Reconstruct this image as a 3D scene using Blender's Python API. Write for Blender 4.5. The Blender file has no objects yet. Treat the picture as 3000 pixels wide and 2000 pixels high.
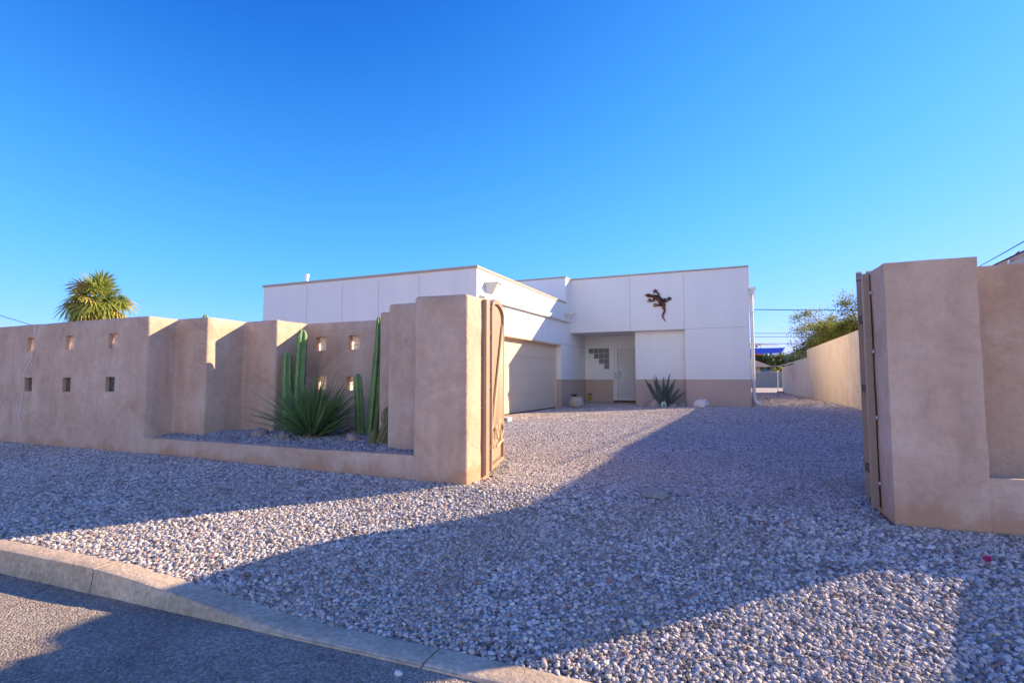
import bpy, bmesh, math, random
import numpy as np
from mathutils import Vector, Matrix, noise, Quaternion
R = math.radians
random.seed(7); rng = np.random.default_rng(7)
sc = bpy.context.scene
col = sc.collection

# ------------------------------------------------------------------ sun / camera constants
SUN = Vector((0.775, 0.632, 0.407)).normalized()
CAM = Vector((0, 0, 1.05)); YAW = R(23.677); PITCH = R(3.985)

def smooth(t):
    t = min(1.0, max(0.0, t)); return t*t*(3-2*t)

# ------------------------------------------------------------------ ground profile
def kerb_h(x):                       # 1 = full kerb, 0 = dropped for the driveway
    return 1-smooth((x+4.3)/2.2)
def gutter_y(x):
    return 2.33+0.035*min(2.5, max(-1.5, x+4.0))
def kerb_z(x):
    return -0.39+0.018+0.145*kerb_h(x)
def lot_z(x, y):
    z = 0.0
    z += 0.045*smooth((-2.6-x)/5.0)*(1-smooth((y-7)/4))
    z += 0.085*smooth((y-12)/8)*smooth((x+6.5)/5.0)*(1-smooth((y-26)/16))
    return z
def gz(x, y):
    yb = gutter_y(x)+0.17
    if y >= 4.7: return lot_z(x, y)
    if y >= yb:
        t = (y-yb)/(4.7-yb)
        return (kerb_z(x)-0.012)*(1-t)+lot_z(x, 4.7)*t
    return -0.62

# ------------------------------------------------------------------ materials
def nn(nt, t, **k):
    n = nt.nodes.new(t)
    for a, v in k.items(): setattr(n, a, v)
    return n
def ramp(nt, fac, stops):
    r = nn(nt, 'ShaderNodeValToRGB')
    e = r.color_ramp.elements
    while len(e) < len(stops): e.new(0.5)
    for el, (p, c) in zip(e, stops):
        el.position = p; el.color = (*c, 1) if len(c) == 3 else c
    nt.links.new(fac, r.inputs[0]); return r
def noise_tex(nt, vec, scale, detail=4, rough=0.55, dist=0.0):
    n = nn(nt, 'ShaderNodeTexNoise'); n.inputs['Scale'].default_value = scale
    n.inputs['Detail'].default_value = detail; n.inputs['Roughness'].default_value = rough
    n.inputs['Distortion'].default_value = dist
    nt.links.new(vec, n.inputs['Vector']); return n
def mult(c, k): return tuple(min(1, v*k) for v in c)

def mat(name, colour, rough=0.8, var=0.12, scale=3.0, fine=40.0, fvar=0.05, bump=0.0, bscale=60.0, bdist=0.01,
        metallic=0.0, spec=0.3, sub=None, translucent=0.0, tint=None, stretch=None, per_inst=0.0):
    m = bpy.data.materials.new(name); m.use_nodes = True
    nt = m.node_tree; b = nt.nodes['Principled BSDF']
    tc = nn(nt, 'ShaderNodeTexCoord'); vec = tc.outputs['Object']
    if stretch:
        mp = nn(nt, 'ShaderNodeMapping'); mp.inputs['Scale'].default_value = stretch
        nt.links.new(vec, mp.inputs[0]); vec = mp.outputs[0]
    n1 = noise_tex(nt, vec, scale, 5, 0.6)
    lo = mult(colour, 1-var); hi = mult(tint or colour, 1+var)
    r1 = ramp(nt, n1.outputs['Fac'], [(0.3, lo), (0.7, hi)])
    n2 = noise_tex(nt, tc.outputs['Object'], fine, 3, 0.6)
    r2 = ramp(nt, n2.outputs['Fac'], [(0.3, (1-fvar,)*3), (0.7, (1+fvar,)*3)])
    mx = nn(nt, 'ShaderNodeMix', data_type='RGBA', blend_type='MULTIPLY'); mx.inputs[0].default_value = 1
    nt.links.new(r1.outputs[0], mx.inputs[6]); nt.links.new(r2.outputs[0], mx.inputs[7])
    nt.links.new(mx.outputs[2], b.inputs['Base Color'])
    b.inputs['Roughness'].default_value = rough; b.inputs['Metallic'].default_value = metallic
    b.inputs['Specular IOR Level'].default_value = spec
    if bump > 0:
        n3 = noise_tex(nt, tc.outputs['Object'], bscale, 4, 0.65)
        bp = nn(nt, 'ShaderNodeBump'); bp.inputs['Strength'].default_value = bump; bp.inputs['Distance'].default_value = bdist
        nt.links.new(n3.outputs['Fac'], bp.inputs['Height']); nt.links.new(bp.outputs[0], b.inputs['Normal'])
    if translucent > 0:
        out = nt.nodes['Material Output']; tr = nn(nt, 'ShaderNodeBsdfTranslucent'); ms = nn(nt, 'ShaderNodeMixShader')
        ms.inputs[0].default_value = translucent
        nt.links.new(mx.outputs[2], tr.inputs[0]); nt.links.new(b.outputs[0], ms.inputs[1]); nt.links.new(tr.outputs[0], ms.inputs[2])
        nt.links.new(ms.outputs[0], out.inputs[0])
    return m

def stucco_mat(name, base, dark, light):
    m = bpy.data.materials.new(name); m.use_nodes = True
    nt = m.node_tree; b = nt.nodes['Principled BSDF']; L = nt.links
    tc = nn(nt, 'ShaderNodeTexCoord'); v = tc.outputs['Object']
    big = noise_tex(nt, v, 1.5, 8, 0.68, 0.8)
    r1 = ramp(nt, big.outputs['Fac'], [(0.28, dark), (0.5, base), (0.72, light)])
    mp = nn(nt, 'ShaderNodeMapping'); mp.inputs['Scale'].default_value = (5, 5, 0.8); L.new(v, mp.inputs[0])
    streak = noise_tex(nt, mp.outputs[0], 1.0, 4, 0.6)
    r2 = ramp(nt, streak.outputs['Fac'], [(0.25, (0.86, 0.85, 0.84)), (0.65, (1.04, 1.04, 1.04))])
    mx = nn(nt, 'ShaderNodeMix', data_type='RGBA', blend_type='MULTIPLY'); mx.inputs[0].default_value = 1
    L.new(r1.outputs[0], mx.inputs[6]); L.new(r2.outputs[0], mx.inputs[7])
    fine = noise_tex(nt, v, 11, 8, 0.8)
    r3 = ramp(nt, fine.outputs['Fac'], [(0.3, (0.88, 0.88, 0.88)), (0.7, (1.1, 1.1, 1.1))])
    mx2 = nn(nt, 'ShaderNodeMix', data_type='RGBA', blend_type='MULTIPLY'); mx2.inputs[0].default_value = 1
    L.new(mx.outputs[2], mx2.inputs[6]); L.new(r3.outputs[0], mx2.inputs[7])
    # reddish earth splashed up the foot of the wall, ragged upper edge
    sp = nn(nt, 'ShaderNodeSeparateXYZ'); L.new(v, sp.inputs[0])
    ns = noise_tex(nt, v, 2.6, 5, 0.6)
    ad = nn(nt, 'ShaderNodeMath', operation='MULTIPLY_ADD'); ad.inputs[1].default_value = -0.75; L.new(ns.outputs['Fac'], ad.inputs[0]); L.new(sp.outputs[2], ad.inputs[2])
    rr = ramp(nt, ad.outputs[0], [(0.0, (0.75,)*3), (0.12, (0,)*3)])
    ad2 = nn(nt, 'ShaderNodeMath', operation='ADD'); ad2.inputs[1].default_value = 0.34; L.new(ad.outputs[0], ad2.inputs[0]); L.new(ad2.outputs[0], rr.inputs[0])
    mx3 = nn(nt, 'ShaderNodeMix', data_type='RGBA'); L.new(rr.outputs[0], mx3.inputs[0])
    L.new(mx2.outputs[2], mx3.inputs[6]); mx3.inputs[7].default_value = (*mult((dark[0]*1.02, dark[1]*0.88, dark[2]*0.74), 1.0), 1)
    L.new(mx3.outputs[2], b.inputs['Base Color'])
    b.inputs['Roughness'].default_value = 0.9; b.inputs['Specular IOR Level'].default_value = 0.15
    n3 = noise_tex(nt, v, 90, 3, 0.6); n4 = noise_tex(nt, v, 14, 4, 0.6)
    b1 = nn(nt, 'ShaderNodeBump'); b1.inputs['Strength'].default_value = 0.6; b1.inputs['Distance'].default_value = 0.007
    b2 = nn(nt, 'ShaderNodeBump'); b2.inputs['Strength'].default_value = 0.5; b2.inputs['Distance'].default_value = 0.03
    L.new(n3.outputs['Fac'], b1.inputs['Height']); L.new(n4.outputs['Fac'], b2.inputs['Height']); L.new(b2.outputs[0], b1.inputs['Normal'])
    L.new(b1.outputs[0], b.inputs['Normal'])
    return m

def stone_mat(name, stops, rough=0.75, dust=(0.40, 0.33, 0.26)):
    m = bpy.data.materials.new(name); m.use_nodes = True
    nt = m.node_tree; b = nt.nodes['Principled BSDF']; L = nt.links
    oi = nn(nt, 'ShaderNodeObjectInfo'); tc = nn(nt, 'ShaderNodeTexCoord')
    r = ramp(nt, oi.outputs['Random'], stops)
    n = noise_tex(nt, tc.outputs['Object'], 2.2, 5, 0.65)
    rr = ramp(nt, n.outputs['Fac'], [(0.3, (0.78, 0.77, 0.76)), (0.7, (1.14, 1.14, 1.14))])
    mx = nn(nt, 'ShaderNodeMix', data_type='RGBA', blend_type='MULTIPLY'); mx.inputs[0].default_value = 1
    ge = nn(nt, 'ShaderNodeNewGeometry'); pn = noise_tex(nt, ge.outputs['Position'], 0.9, 5, 0.6, 0.4)
    pr = ramp(nt, pn.outputs['Fac'], [(0.42, (0, 0, 0)), (0.72, (0.55, 0.55, 0.55))])
    md = nn(nt, 'ShaderNodeMix', data_type='RGBA'); L.new(pr.outputs[0], md.inputs[0]); L.new(r.outputs[0], md.inputs[6]); md.inputs[7].default_value = (*dust, 1)
    L.new(md.outputs[2], mx.inputs[6]); L.new(rr.outputs[0], mx.inputs[7]); L.new(mx.outputs[2], b.inputs['Base Color'])
    b.inputs['Roughness'].default_value = rough; b.inputs['Specular IOR Level'].default_value = 0.2
    return m

def ground_mat():
    m = bpy.data.materials.new('gravel bed'); m.use_nodes = True
    nt = m.node_tree; b = nt.nodes['Principled BSDF']; L = nt.links
    tc = nn(nt, 'ShaderNodeTexCoord')
    vo = nn(nt, 'ShaderNodeTexVoronoi'); vo.inputs['Scale'].default_value = 22; L.new(tc.outputs['Object'], vo.inputs['Vector'])
    sp = nn(nt, 'ShaderNodeSeparateColor'); L.new(vo.outputs['Color'], sp.inputs[0])
    r = ramp(nt, sp.outputs[0], [(0, (0.20, 0.18, 0.17)), (0.5, (0.42, 0.385, 0.36)), (0.92, (0.56, 0.52, 0.49)), (1, (0.40, 0.27, 0.2))])
    n = noise_tex(nt, tc.outputs['Object'], 0.8, 5, 0.6)
    rr = ramp(nt, n.outputs['Fac'], [(0.3, (0.8, 0.78, 0.75)), (0.7, (1.08, 1.06, 1.04))])
    mx = nn(nt, 'ShaderNodeMix', data_type='RGBA', blend_type='MULTIPLY'); mx.inputs[0].default_value = 1
    L.new(r.outputs[0], mx.inputs[6]); L.new(rr.outputs[0], mx.inputs[7]); L.new(mx.outputs[2], b.inputs['Base Color'])
    b.inputs['Roughness'].default_value = 0.95; b.inputs['Specular IOR Level'].default_value = 0.1
    bp = nn(nt, 'ShaderNodeBump', invert=True); bp.inputs['Strength'].default_value = 0.9; bp.inputs['Distance'].default_value = 0.03
    L.new(vo.outputs['Distance'], bp.inputs['Height']); L.new(bp.outputs[0], b.inputs['Normal'])
    return m

def asphalt_mat():
    m = bpy.data.materials.new('asphalt'); m.use_nodes = True
    nt = m.node_tree; b = nt.nodes['Principled BSDF']; L = nt.links
    tc = nn(nt, 'ShaderNodeTexCoord'); v = tc.outputs['Object']
    vo = nn(nt, 'ShaderNodeTexVoronoi'); vo.inputs['Scale'].default_value = 85; L.new(v, vo.inputs['Vector'])
    sp = nn(nt, 'ShaderNodeSeparateColor'); L.new(vo.outputs['Color'], sp.inputs[0])
    r = ramp(nt, sp.outputs[0], [(0, (0.22, 0.185, 0.15)), (0.45, (0.34, 0.285, 0.22)), (0.8, (0.44, 0.37, 0.285)), (1, (0.56, 0.47, 0.37))])
    n = noise_tex(nt, v, 1.2, 6, 0.62)
    rr = ramp(nt, n.outputs['Fac'], [(0.3, (0.78, 0.77, 0.76)), (0.7, (1.16, 1.15, 1.13))])
    mx = nn(nt, 'ShaderNodeMix', data_type='RGBA', blend_type='MULTIPLY'); mx.inputs[0].default_value = 1
    L.new(r.outputs[0], mx.inputs[6]); L.new(rr.outputs[0], mx.inputs[7]); L.new(mx.outputs[2], b.inputs['Base Color'])
    wv = noise_tex(nt, v, 3, 4, 0.6); wa = nn(nt, 'ShaderNodeVectorMath', operation='MULTIPLY_ADD'); wa.inputs[1].default_value = (0.5, 0.5, 0); L.new(wv.outputs['Color'], wa.inputs[0]); L.new(v, wa.inputs[2])
    vc = nn(nt, 'ShaderNodeTexVoronoi', feature='DISTANCE_TO_EDGE'); vc.inputs['Scale'].default_value = 0.45; L.new(wa.outputs[0], vc.inputs['Vector'])
    rc = ramp(nt, vc.outputs['Distance'], [(0.0015, (0.6, 0.6, 0.6)), (0.005, (1, 1, 1))])
    mc = nn(nt, 'ShaderNodeMix', data_type='RGBA', blend_type='MULTIPLY'); mc.inputs[0].default_value = 1
    L.new(mx.outputs[2], mc.inputs[6]); L.new(rc.outputs[0], mc.inputs[7]); L.new(mc.outputs[2], b.inputs['Base Color'])
    b.inputs['Roughness'].default_value = 0.85; b.inputs['Specular IOR Level'].default_value = 0.25
    n5 = noise_tex(nt, v, 45, 3, 0.6)
    bp0 = nn(nt, 'ShaderNodeBump'); bp0.inputs['Strength'].default_value = 0.8; bp0.inputs['Distance'].default_value = 0.012; L.new(n5.outputs['Fac'], bp0.inputs['Height'])
    bp = nn(nt, 'ShaderNodeBump', invert=True); bp.inputs['Strength'].default_value = 0.9; bp.inputs['Distance'].default_value = 0.01
    L.new(vo.outputs['Distance'], bp.inputs['Height']); L.new(bp0.outputs[0], bp.inputs['Normal']); L.new(bp.outputs[0], b.inputs['Normal'])
    return m

def glass_mat(name, colour, tr, seed=0.0):
    m = bpy.data.materials.new(name); m.use_nodes = True
    nt = m.node_tree; L = nt.links; out = nt.nodes['Material Output']; b = nt.nodes['Principled BSDF']
    tc = nn(nt, 'ShaderNodeTexCoord'); mp = nn(nt, 'ShaderNodeMapping'); mp.inputs['Location'].default_value = (seed, seed, 0); L.new(tc.outputs['Object'], mp.inputs[0])
    n = noise_tex(nt, mp.outputs[0], 14, 2, 0.5, 1.6)
    r = ramp(nt, n.outputs['Fac'], [(0.34, mult(colour, 0.35)), (0.46, mult(colour, 0.9)), (0.58, mult(colour, 0.6)), (0.68, mult(colour, 1.25))])
    t = nn(nt, 'ShaderNodeBsdfTranslucent'); L.new(r.outputs[0], t.inputs[0]); L.new(r.outputs[0], b.inputs['Base Color'])
    b.inputs['Roughness'].default_value = 0.12; b.inputs['Specular IOR Level'].default_value = 0.6
    bp = nn(nt, 'ShaderNodeBump'); bp.inputs['Strength'].default_value = 0.8; bp.inputs['Distance'].default_value = 0.02
    L.new(n.outputs['Fac'], bp.inputs['Height']); L.new(bp.outputs[0], b.inputs['Normal'])
    ms = nn(nt, 'ShaderNodeMixShader'); ms.inputs[0].default_value = tr
    L.new(b.outputs[0], ms.inputs[1]); L.new(t.outputs[0], ms.inputs[2]); L.new(ms.outputs[0], out.inputs[0])
    return m

def bronze_mat():
    m = bpy.data.materials.new('painted bronze'); m.use_nodes = True
    nt = m.node_tree; L = nt.links; b = nt.nodes['Principled BSDF']
    tc = nn(nt, 'ShaderNodeTexCoord'); n = noise_tex(nt, tc.outputs['Object'], 5.5, 4, 0.6, 0.8)
    r = ramp(nt, n.outputs['Fac'], [(0.34, (0.02, 0.015, 0.025)), (0.50, (0.09, 0.03, 0.02)), (0.60, (0.14, 0.055, 0.025)), (0.66, (0.6, 0.36, 0.1)), (0.71, (0.06, 0.03, 0.03))])
    L.new(r.outputs[0], b.inputs['Base Color']); b.inputs['Metallic'].default_value = 0.75; b.inputs['Roughness'].default_value = 0.38
    return m

M = {}
M['stucco'] = stucco_mat('tan stucco', (0.61, 0.43, 0.32), (0.49, 0.325, 0.23), (0.69, 0.52, 0.41))
M['stucco_far'] = stucco_mat('beige stucco', (0.74, 0.61, 0.45), (0.67, 0.52, 0.37), (0.78, 0.66, 0.51))
M['white'] = mat('white render', (0.80, 0.80, 0.79), 0.85, 0.03, 1.0, 14, 0.02, 0.35, 50, 0.008, stretch=(1.6, 1.6, 0.35))
M['taupe'] = mat('taupe painted render', (0.52, 0.405, 0.33), 0.85, 0.06, 1.5, 14, 0.04, 0.35, 50, 0.008, stretch=(1.6, 1.6, 0.5))
M['joint'] = mat('shadow grey joint', (0.52, 0.52, 0.54), 0.8, 0.05)
M['cap'] = mat('tan metal coping', (0.46, 0.36, 0.28), 0.5, 0.05, 3, 30, 0.03)
M['garage'] = mat('beige garage panel', (0.72, 0.57, 0.42), 0.6, 0.03, 1.5, 40, 0.02, 0.1, 120, 0.003)
M['garage_gap'] = mat('garage panel seam', (0.42, 0.35, 0.28), 0.8, 0.05)
M['whitemetal'] = mat('white painted metal', (0.74, 0.75, 0.73), 0.4, 0.04, 2, 30, 0.02, spec=0.5)
M['tanmetal'] = mat('tan painted steel', (0.38, 0.265, 0.185), 0.5, 0.06, 3, 40, 0.05, spec=0.4)
M['tanmetal_light'] = mat('pale tan painted steel', (0.62, 0.47, 0.31), 0.5, 0.06, 3, 40, 0.05, spec=0.4)
M['steel'] = mat('galvanised steel', (0.55, 0.55, 0.55), 0.35, 0.1, 6, 40, 0.05, metallic=0.8)
M['rust'] = mat('dark rusted steel', (0.10, 0.055, 0.035), 0.7, 0.3, 20)
M['concrete'] = mat('worn concrete', (0.42, 0.38, 0.33), 0.9, 0.14, 2.2, 35, 0.12, 0.5, 60, 0.008)
M['kerb'] = mat('kerb concrete', (0.56, 0.445, 0.31), 0.9, 0.26, 2.4, 30, 0.24, 0.6, 45, 0.012)
M['dark'] = mat('dark gap', (0.03, 0.028, 0.026), 0.9, 0.1)
M['asphalt'] = asphalt_mat()
M['ground'] = ground_mat()
M['door_mesh'] = mat('perforated screen', (0.55, 0.55, 0.55), 0.6, 0.05, 2, 240, 0.35)
M['doorwhite'] = mat('white enamel', (0.78, 0.78, 0.77), 0.4, 0.03)
M['silver'] = mat('bright chrome', (0.75, 0.74, 0.7), 0.2, 0.05, metallic=1.0)
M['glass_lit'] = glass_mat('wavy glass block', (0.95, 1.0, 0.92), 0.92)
M['glass_shade'] = glass_mat('shade-toned glass block', (0.13, 0.135, 0.125), 0.3, 3.1)  # shade behind the lower left blocks put into a darker glass colour
M['glass_dark'] = glass_mat('clear wavy glass block', (0.22, 0.25, 0.235), 0.0, 1.3)
M['cactus'] = mat('cactus green', (0.13, 0.24, 0.075), 0.55, 0.2, 3, 25, 0.12, 0.2, 30, 0.01, tint=(0.16, 0.28, 0.085))
M['cactus_rib'] = mat('cactus rib', (0.26, 0.34, 0.16), 0.7, 0.2, 12, 60, 0.2)
M['cactus_olive'] = mat('olive cactus', (0.13, 0.12, 0.045), 0.7, 0.2, 6, 60, 0.25)
M['cactus_olive_rib'] = mat('straw spines', (0.27, 0.22, 0.09), 0.8, 0.2, 12)
M['blade'] = mat('grey green blade', (0.10, 0.20, 0.075), 0.45, 0.25, 2.0, 20, 0.15, translucent=0.15, tint=(0.15, 0.26, 0.09))
M['blade_dry'] = mat('straw blade', (0.42, 0.35, 0.19), 0.7, 0.2, 4, translucent=0.15)
M['agave'] = mat('blue green agave', (0.05, 0.078, 0.066), 0.5, 0.2, 4, 20, 0.1)
M['palm'] = mat('palm frond', (0.27, 0.34, 0.07), 0.5, 0.3, 2.5, 12, 0.2, translucent=0.5, tint=(0.36, 0.40, 0.09))
M['palm_y'] = mat('yellowing frond', (0.50, 0.42, 0.12), 0.55, 0.25, 3, 12, 0.2, translucent=0.25)
M['palm_d'] = mat('dead frond', (0.50, 0.36, 0.19), 0.8, 0.25, 3, 12, 0.2, translucent=0.1)
M['bark'] = mat('bark', (0.17, 0.125, 0.09), 0.9, 0.25, 6, 30, 0.2, 0.6, 25, 0.02)
M['leaf'] = mat('mesquite leaf', (0.20, 0.25, 0.05), 0.6, 0.35, 1.2, 8, 0.25, translucent=0.5, tint=(0.28, 0.31, 0.07))
M['leaf_dark'] = mat('dark leaf', (0.075, 0.12, 0.045), 0.6, 0.35, 0.6, 6, 0.25, translucent=0.4)
M['leaf_yellow'] = mat('yellow green leaf', (0.32, 0.31, 0.06), 0.6, 0.3, 0.8, 6, 0.25, translucent=0.45)
M['rock_brown'] = mat('brown rock', (0.30, 0.22, 0.18), 0.85, 0.3, 9, 40, 0.15, 0.5, 30, 0.02, tint=(0.36, 0.3, 0.26))
M['rock_grey'] = mat('grey rock', (0.30, 0.28, 0.25), 0.85, 0.25, 9, 40, 0.15, 0.5, 30, 0.02)
M['rock_white'] = mat('white rock', (0.72, 0.70, 0.67), 0.8, 0.12, 8, 40, 0.08, 0.5, 20, 0.03)
M['rock_pink'] = mat('pinkish rock', (0.42, 0.30, 0.24), 0.85, 0.25, 9, 40, 0.15, 0.5, 30, 0.02)
M['green_shell'] = mat('pale green glaze', (0.20, 0.42, 0.32), 0.3, 0.15, 10, spec=0.5)
M['pot'] = mat('weathered pale pottery', (0.48, 0.43, 0.37), 0.8, 0.18, 5, 30, 0.12, 0.3, 40, 0.01)
M['darkleaf'] = mat('blue black leaf', (0.02, 0.028, 0.035), 0.4, 0.2)
M['yellowglaze'] = mat('yellow glaze', (0.42, 0.36, 0.09), 0.4, 0.15, 10)
M['greyleaf'] = mat('grey green leaf', (0.10, 0.14, 0.12), 0.5, 0.2)
M['bronze'] = bronze_mat()
M['sail_blue'] = mat('blue sail cloth', (0.0, 0.09, 0.72), 0.8, 0.08, 1.5, translucent=0.3)
M['sail_yellow'] = mat('yellow sail cloth', (0.78, 0.56, 0.03), 0.8, 0.06, 1.5, translucent=0.45)
M['sail_orange'] = mat('orange sail cloth', (0.85, 0.22, 0.07), 0.8, 0.06, 1.5, translucent=0.3)
M['block'] = mat('grey block wall', (0.25, 0.24, 0.24), 0.9, 0.12, 1.0, 5, 0.1)
M['rope'] = mat('pale rope', (0.60, 0.55, 0.45), 0.8, 0.1, 10)
M['shingle'] = mat('brown grey shingle', (0.27, 0.21, 0.18), 0.9, 0.12, 2, 8, 0.15)
M['tanwall'] = mat('tan house wall', (0.46, 0.37, 0.28), 0.9, 0.06)
M['fascia'] = mat('pinkish brown fascia', (0.58, 0.39, 0.28), 0.7, 0.08)
M['soffit'] = mat('tan soffit', (0.50, 0.34, 0.20), 0.8, 0.06)
M['cable'] = mat('black cable', (0.03, 0.03, 0.035), 0.6, 0.1)
M['hill'] = mat('bare hillside', (0.22, 0.20, 0.20), 0.95, 0.2, 0.002, 0.01, 0.1)
M['sand'] = mat('pale alley dirt', (0.46, 0.40, 0.33), 0.95, 0.1, 0.5, 4, 0.08)
M['petal'] = mat('magenta petal', (0.45, 0.03, 0.09), 0.6, 0.1, translucent=0.2)
M['patch'] = mat('white crack filler', (0.60, 0.58, 0.56), 0.9, 0.08, 8)
M['brick'] = mat('red brick', (0.36, 0.15, 0.08), 0.9, 0.15)
GRAVEL_STOPS = [(0.0, (0.13, 0.12, 0.115)), (0.16, (0.29, 0.265, 0.25)), (0.4, (0.47, 0.43, 0.395)), (0.7, (0.60, 0.555, 0.51)), (0.9, (0.74, 0.695, 0.645)),
                (0.94, (0.48, 0.36, 0.30)), (0.975, (0.34, 0.19, 0.14)), (1.0, (0.22, 0.19, 0.19))]
M['gravel'] = stone_mat('crushed gravel', GRAVEL_STOPS)
M['gravel_grey'] = stone_mat('planter gravel', [(0.0, (0.14, 0.135, 0.135)), (0.3, (0.29, 0.28, 0.275)), (0.7, (0.40, 0.39, 0.385)), (1.0, (0.54, 0.52, 0.51))], dust=(0.33, 0.32, 0.32))

# ------------------------------------------------------------------ mesh building
class MB:
    def __init__(s): s.bm = bmesh.new()
    def face(s, pts, mi=0):
        f = s.bm.faces.new([s.bm.verts.new(p) for p in pts]); f.material_index = mi; return f
    def box(s, x0, x1, y0, y1, z0, z1, mi=0):
        v = [s.bm.verts.new(p) for p in ((x0,y0,z0),(x1,y0,z0),(x1,y1,z0),(x0,y1,z0),(x0,y0,z1),(x1,y0,z1),(x1,y1,z1),(x0,y1,z1))]
        for q in ((0,3,2,1),(4,5,6,7),(0,1,5,4),(1,2,6,5),(2,3,7,6),(3,0,4,7)):
            f = s.bm.faces.new([v[i] for i in q]); f.material_index = mi
        return v
    def obox(s, c, ax, ay, az, hx, hy, hz, mi=0):
        c = Vector(c); ax, ay, az = (Vector(a).normalized() for a in (ax, ay, az))
        v = [s.bm.verts.new(c+ax*hx*i+ay*hy*j+az*hz*k) for k in (-1,1) for (i,j) in ((-1,-1),(1,-1),(1,1),(-1,1))]
        for q in ((0,3,2,1),(4,5,6,7),(0,1,5,4),(1,2,6,5),(2,3,7,6),(3,0,4,7)):
            f = s.bm.faces.new([v[i] for i in q]); f.material_index = mi
    def bar(s, a, b, w, h, mi=0, up=(0,0,1)):
        a, b = Vector(a), Vector(b); d = (b-a); l = d.length; d.normalize()
        u = Vector(up)
        if abs(d.dot(u)) > 0.98: u = Vector((0,1,0))
        x = d.cross(u).normalized(); y = x.cross(d)
        s.obox((a+b)/2, d, x, y, l/2, w/2, h/2, mi)
    def prism(s, poly, z0, z1, mi=0):
        n = len(poly)
        a = [s.bm.verts.new((p[0],p[1],z0)) for p in poly]; b = [s.bm.verts.new((p[0],p[1],z1)) for p in poly]
        area = sum(poly[i][0]*poly[(i+1)%n][1]-poly[(i+1)%n][0]*poly[i][1] for i in range(n))
        fs = [s.bm.faces.new(b), s.bm.faces.new(a[::-1])]
        for i in range(n):
            j = (i+1) % n; fs.append(s.bm.faces.new((a[i], a[j], b[j], b[i])))
        for f in fs: f.material_index = mi
        if area < 0: bmesh.ops.reverse_faces(s.bm, faces=fs)
    def tube(s, pts, rad, n=8, mi=0, cap=True, prof=None, squash=None):
        pts = [Vector(p) for p in pts]; m = len(pts)
        if not hasattr(rad, '__len__'): rad = [rad]*m
        rings = []; ref = None
        for i, p in enumerate(pts):
            d = (pts[min(i+1, m-1)]-pts[max(i-1, 0)]).normalized()
            if ref is None:
                ref = Vector((1,0,0)) if abs(d.x) < 0.9 else Vector((0,1,0))
            x = (ref-d*ref.dot(d)).normalized(); y = d.cross(x); ref = x
            ring = []
            for k in range(n):
                t = 2*math.pi*k/n; r = rad[i]*(prof(k, i) if prof else 1)
                o = x*math.cos(t)*r+y*math.sin(t)*r
                if squash: o = Vector((o.x*squash[0], o.y*squash[1], o.z*squash[2]))
                ring.append(s.bm.verts.new(p+o))
            rings.append(ring)
        for i in range(m-1):
            for k in range(n):
                f = s.bm.faces.new((rings[i][k], rings[i][(k+1)%n], rings[i+1][(k+1)%n], rings[i+1][k]))
                f.material_index = mi(k) if callable(mi) else mi
        if cap:
            for r in (rings[0][::-1], rings[-1]):
                f = s.bm.faces.new(r); f.material_index = mi(0) if callable(mi) else mi
        return rings
    def lathe(s, c, prof, n=20, mi=0):
        c = Vector(c); rings = []
        for r, z in prof:
            rings.append([s.bm.verts.new(c+Vector((r*math.cos(2*math.pi*k/n), r*math.sin(2*math.pi*k/n), z))) for k in range(n)])
        for i in range(len(prof)-1):
            for k in range(n):
                f = s.bm.faces.new((rings[i][k], rings[i][(k+1)%n], rings[i+1][(k+1)%n], rings[i+1][k])); f.material_index = mi
        s.bm.faces.new(rings[0][::-1]).material_index = mi; s.bm.faces.new(rings[-1]).material_index = mi
    def ball(s, c, r, sub=2, mi=0, scale=(1,1,1)):
        mt = Matrix.Translation(c) @ Matrix.Diagonal((*scale, 1))
        g = bmesh.ops.create_icosphere(s.bm, subdivisions=sub, radius=r, matrix=mt)
        for f in {f for v in g['verts'] for f in v.link_faces}: f.material_index = mi
        return g['verts']
    def rock(s, c, size, seed=0, sub=3, mi=0, rough=0.35, rot=0.0):
        vs = s.ball((0,0,0), 1, sub, mi); c = Vector(c); o = Vector((seed*7.3, seed*3.1, seed*1.7))
        planes = []
        rr = random.Random(seed)
        for _ in range(9):
            d = Vector((rr.uniform(-1,1), rr.uniform(-1,1), rr.uniform(-1,1))).normalized(); planes.append((d, rr.uniform(0.62, 0.9)))
        for v in vs:
            p = v.co.copy()
            for d, h in planes:
                k = p.dot(d)
                if k > h: p -= d*(k-h)*0.85
            p *= 1+rough*noise.noise(p*1.6+o)*0.6+rough*0.2*noise.noise(p*5+o)
            p = Vector((p.x*size[0], p.y*size[1], p.z*size[2]))
            p.rotate(Quaternion((0,0,1), rot)); v.co = c+p
    def build(s, name, mats, parent=None, smooth=None, bevel=0.0):
        if bevel:
            es = [e for e in s.bm.edges if len(e.link_faces) == 2 and e.calc_face_angle(0) > R(30)]
            bmesh.ops.bevel(s.bm, geom=es, offset=bevel, segments=2, profile=0.5, affect='EDGES', clamp_overlap=True)
        me = bpy.data.meshes.new(name); s.bm.to_mesh(me); s.bm.free()
        return link_mesh(name, me, mats, parent, smooth)

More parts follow.
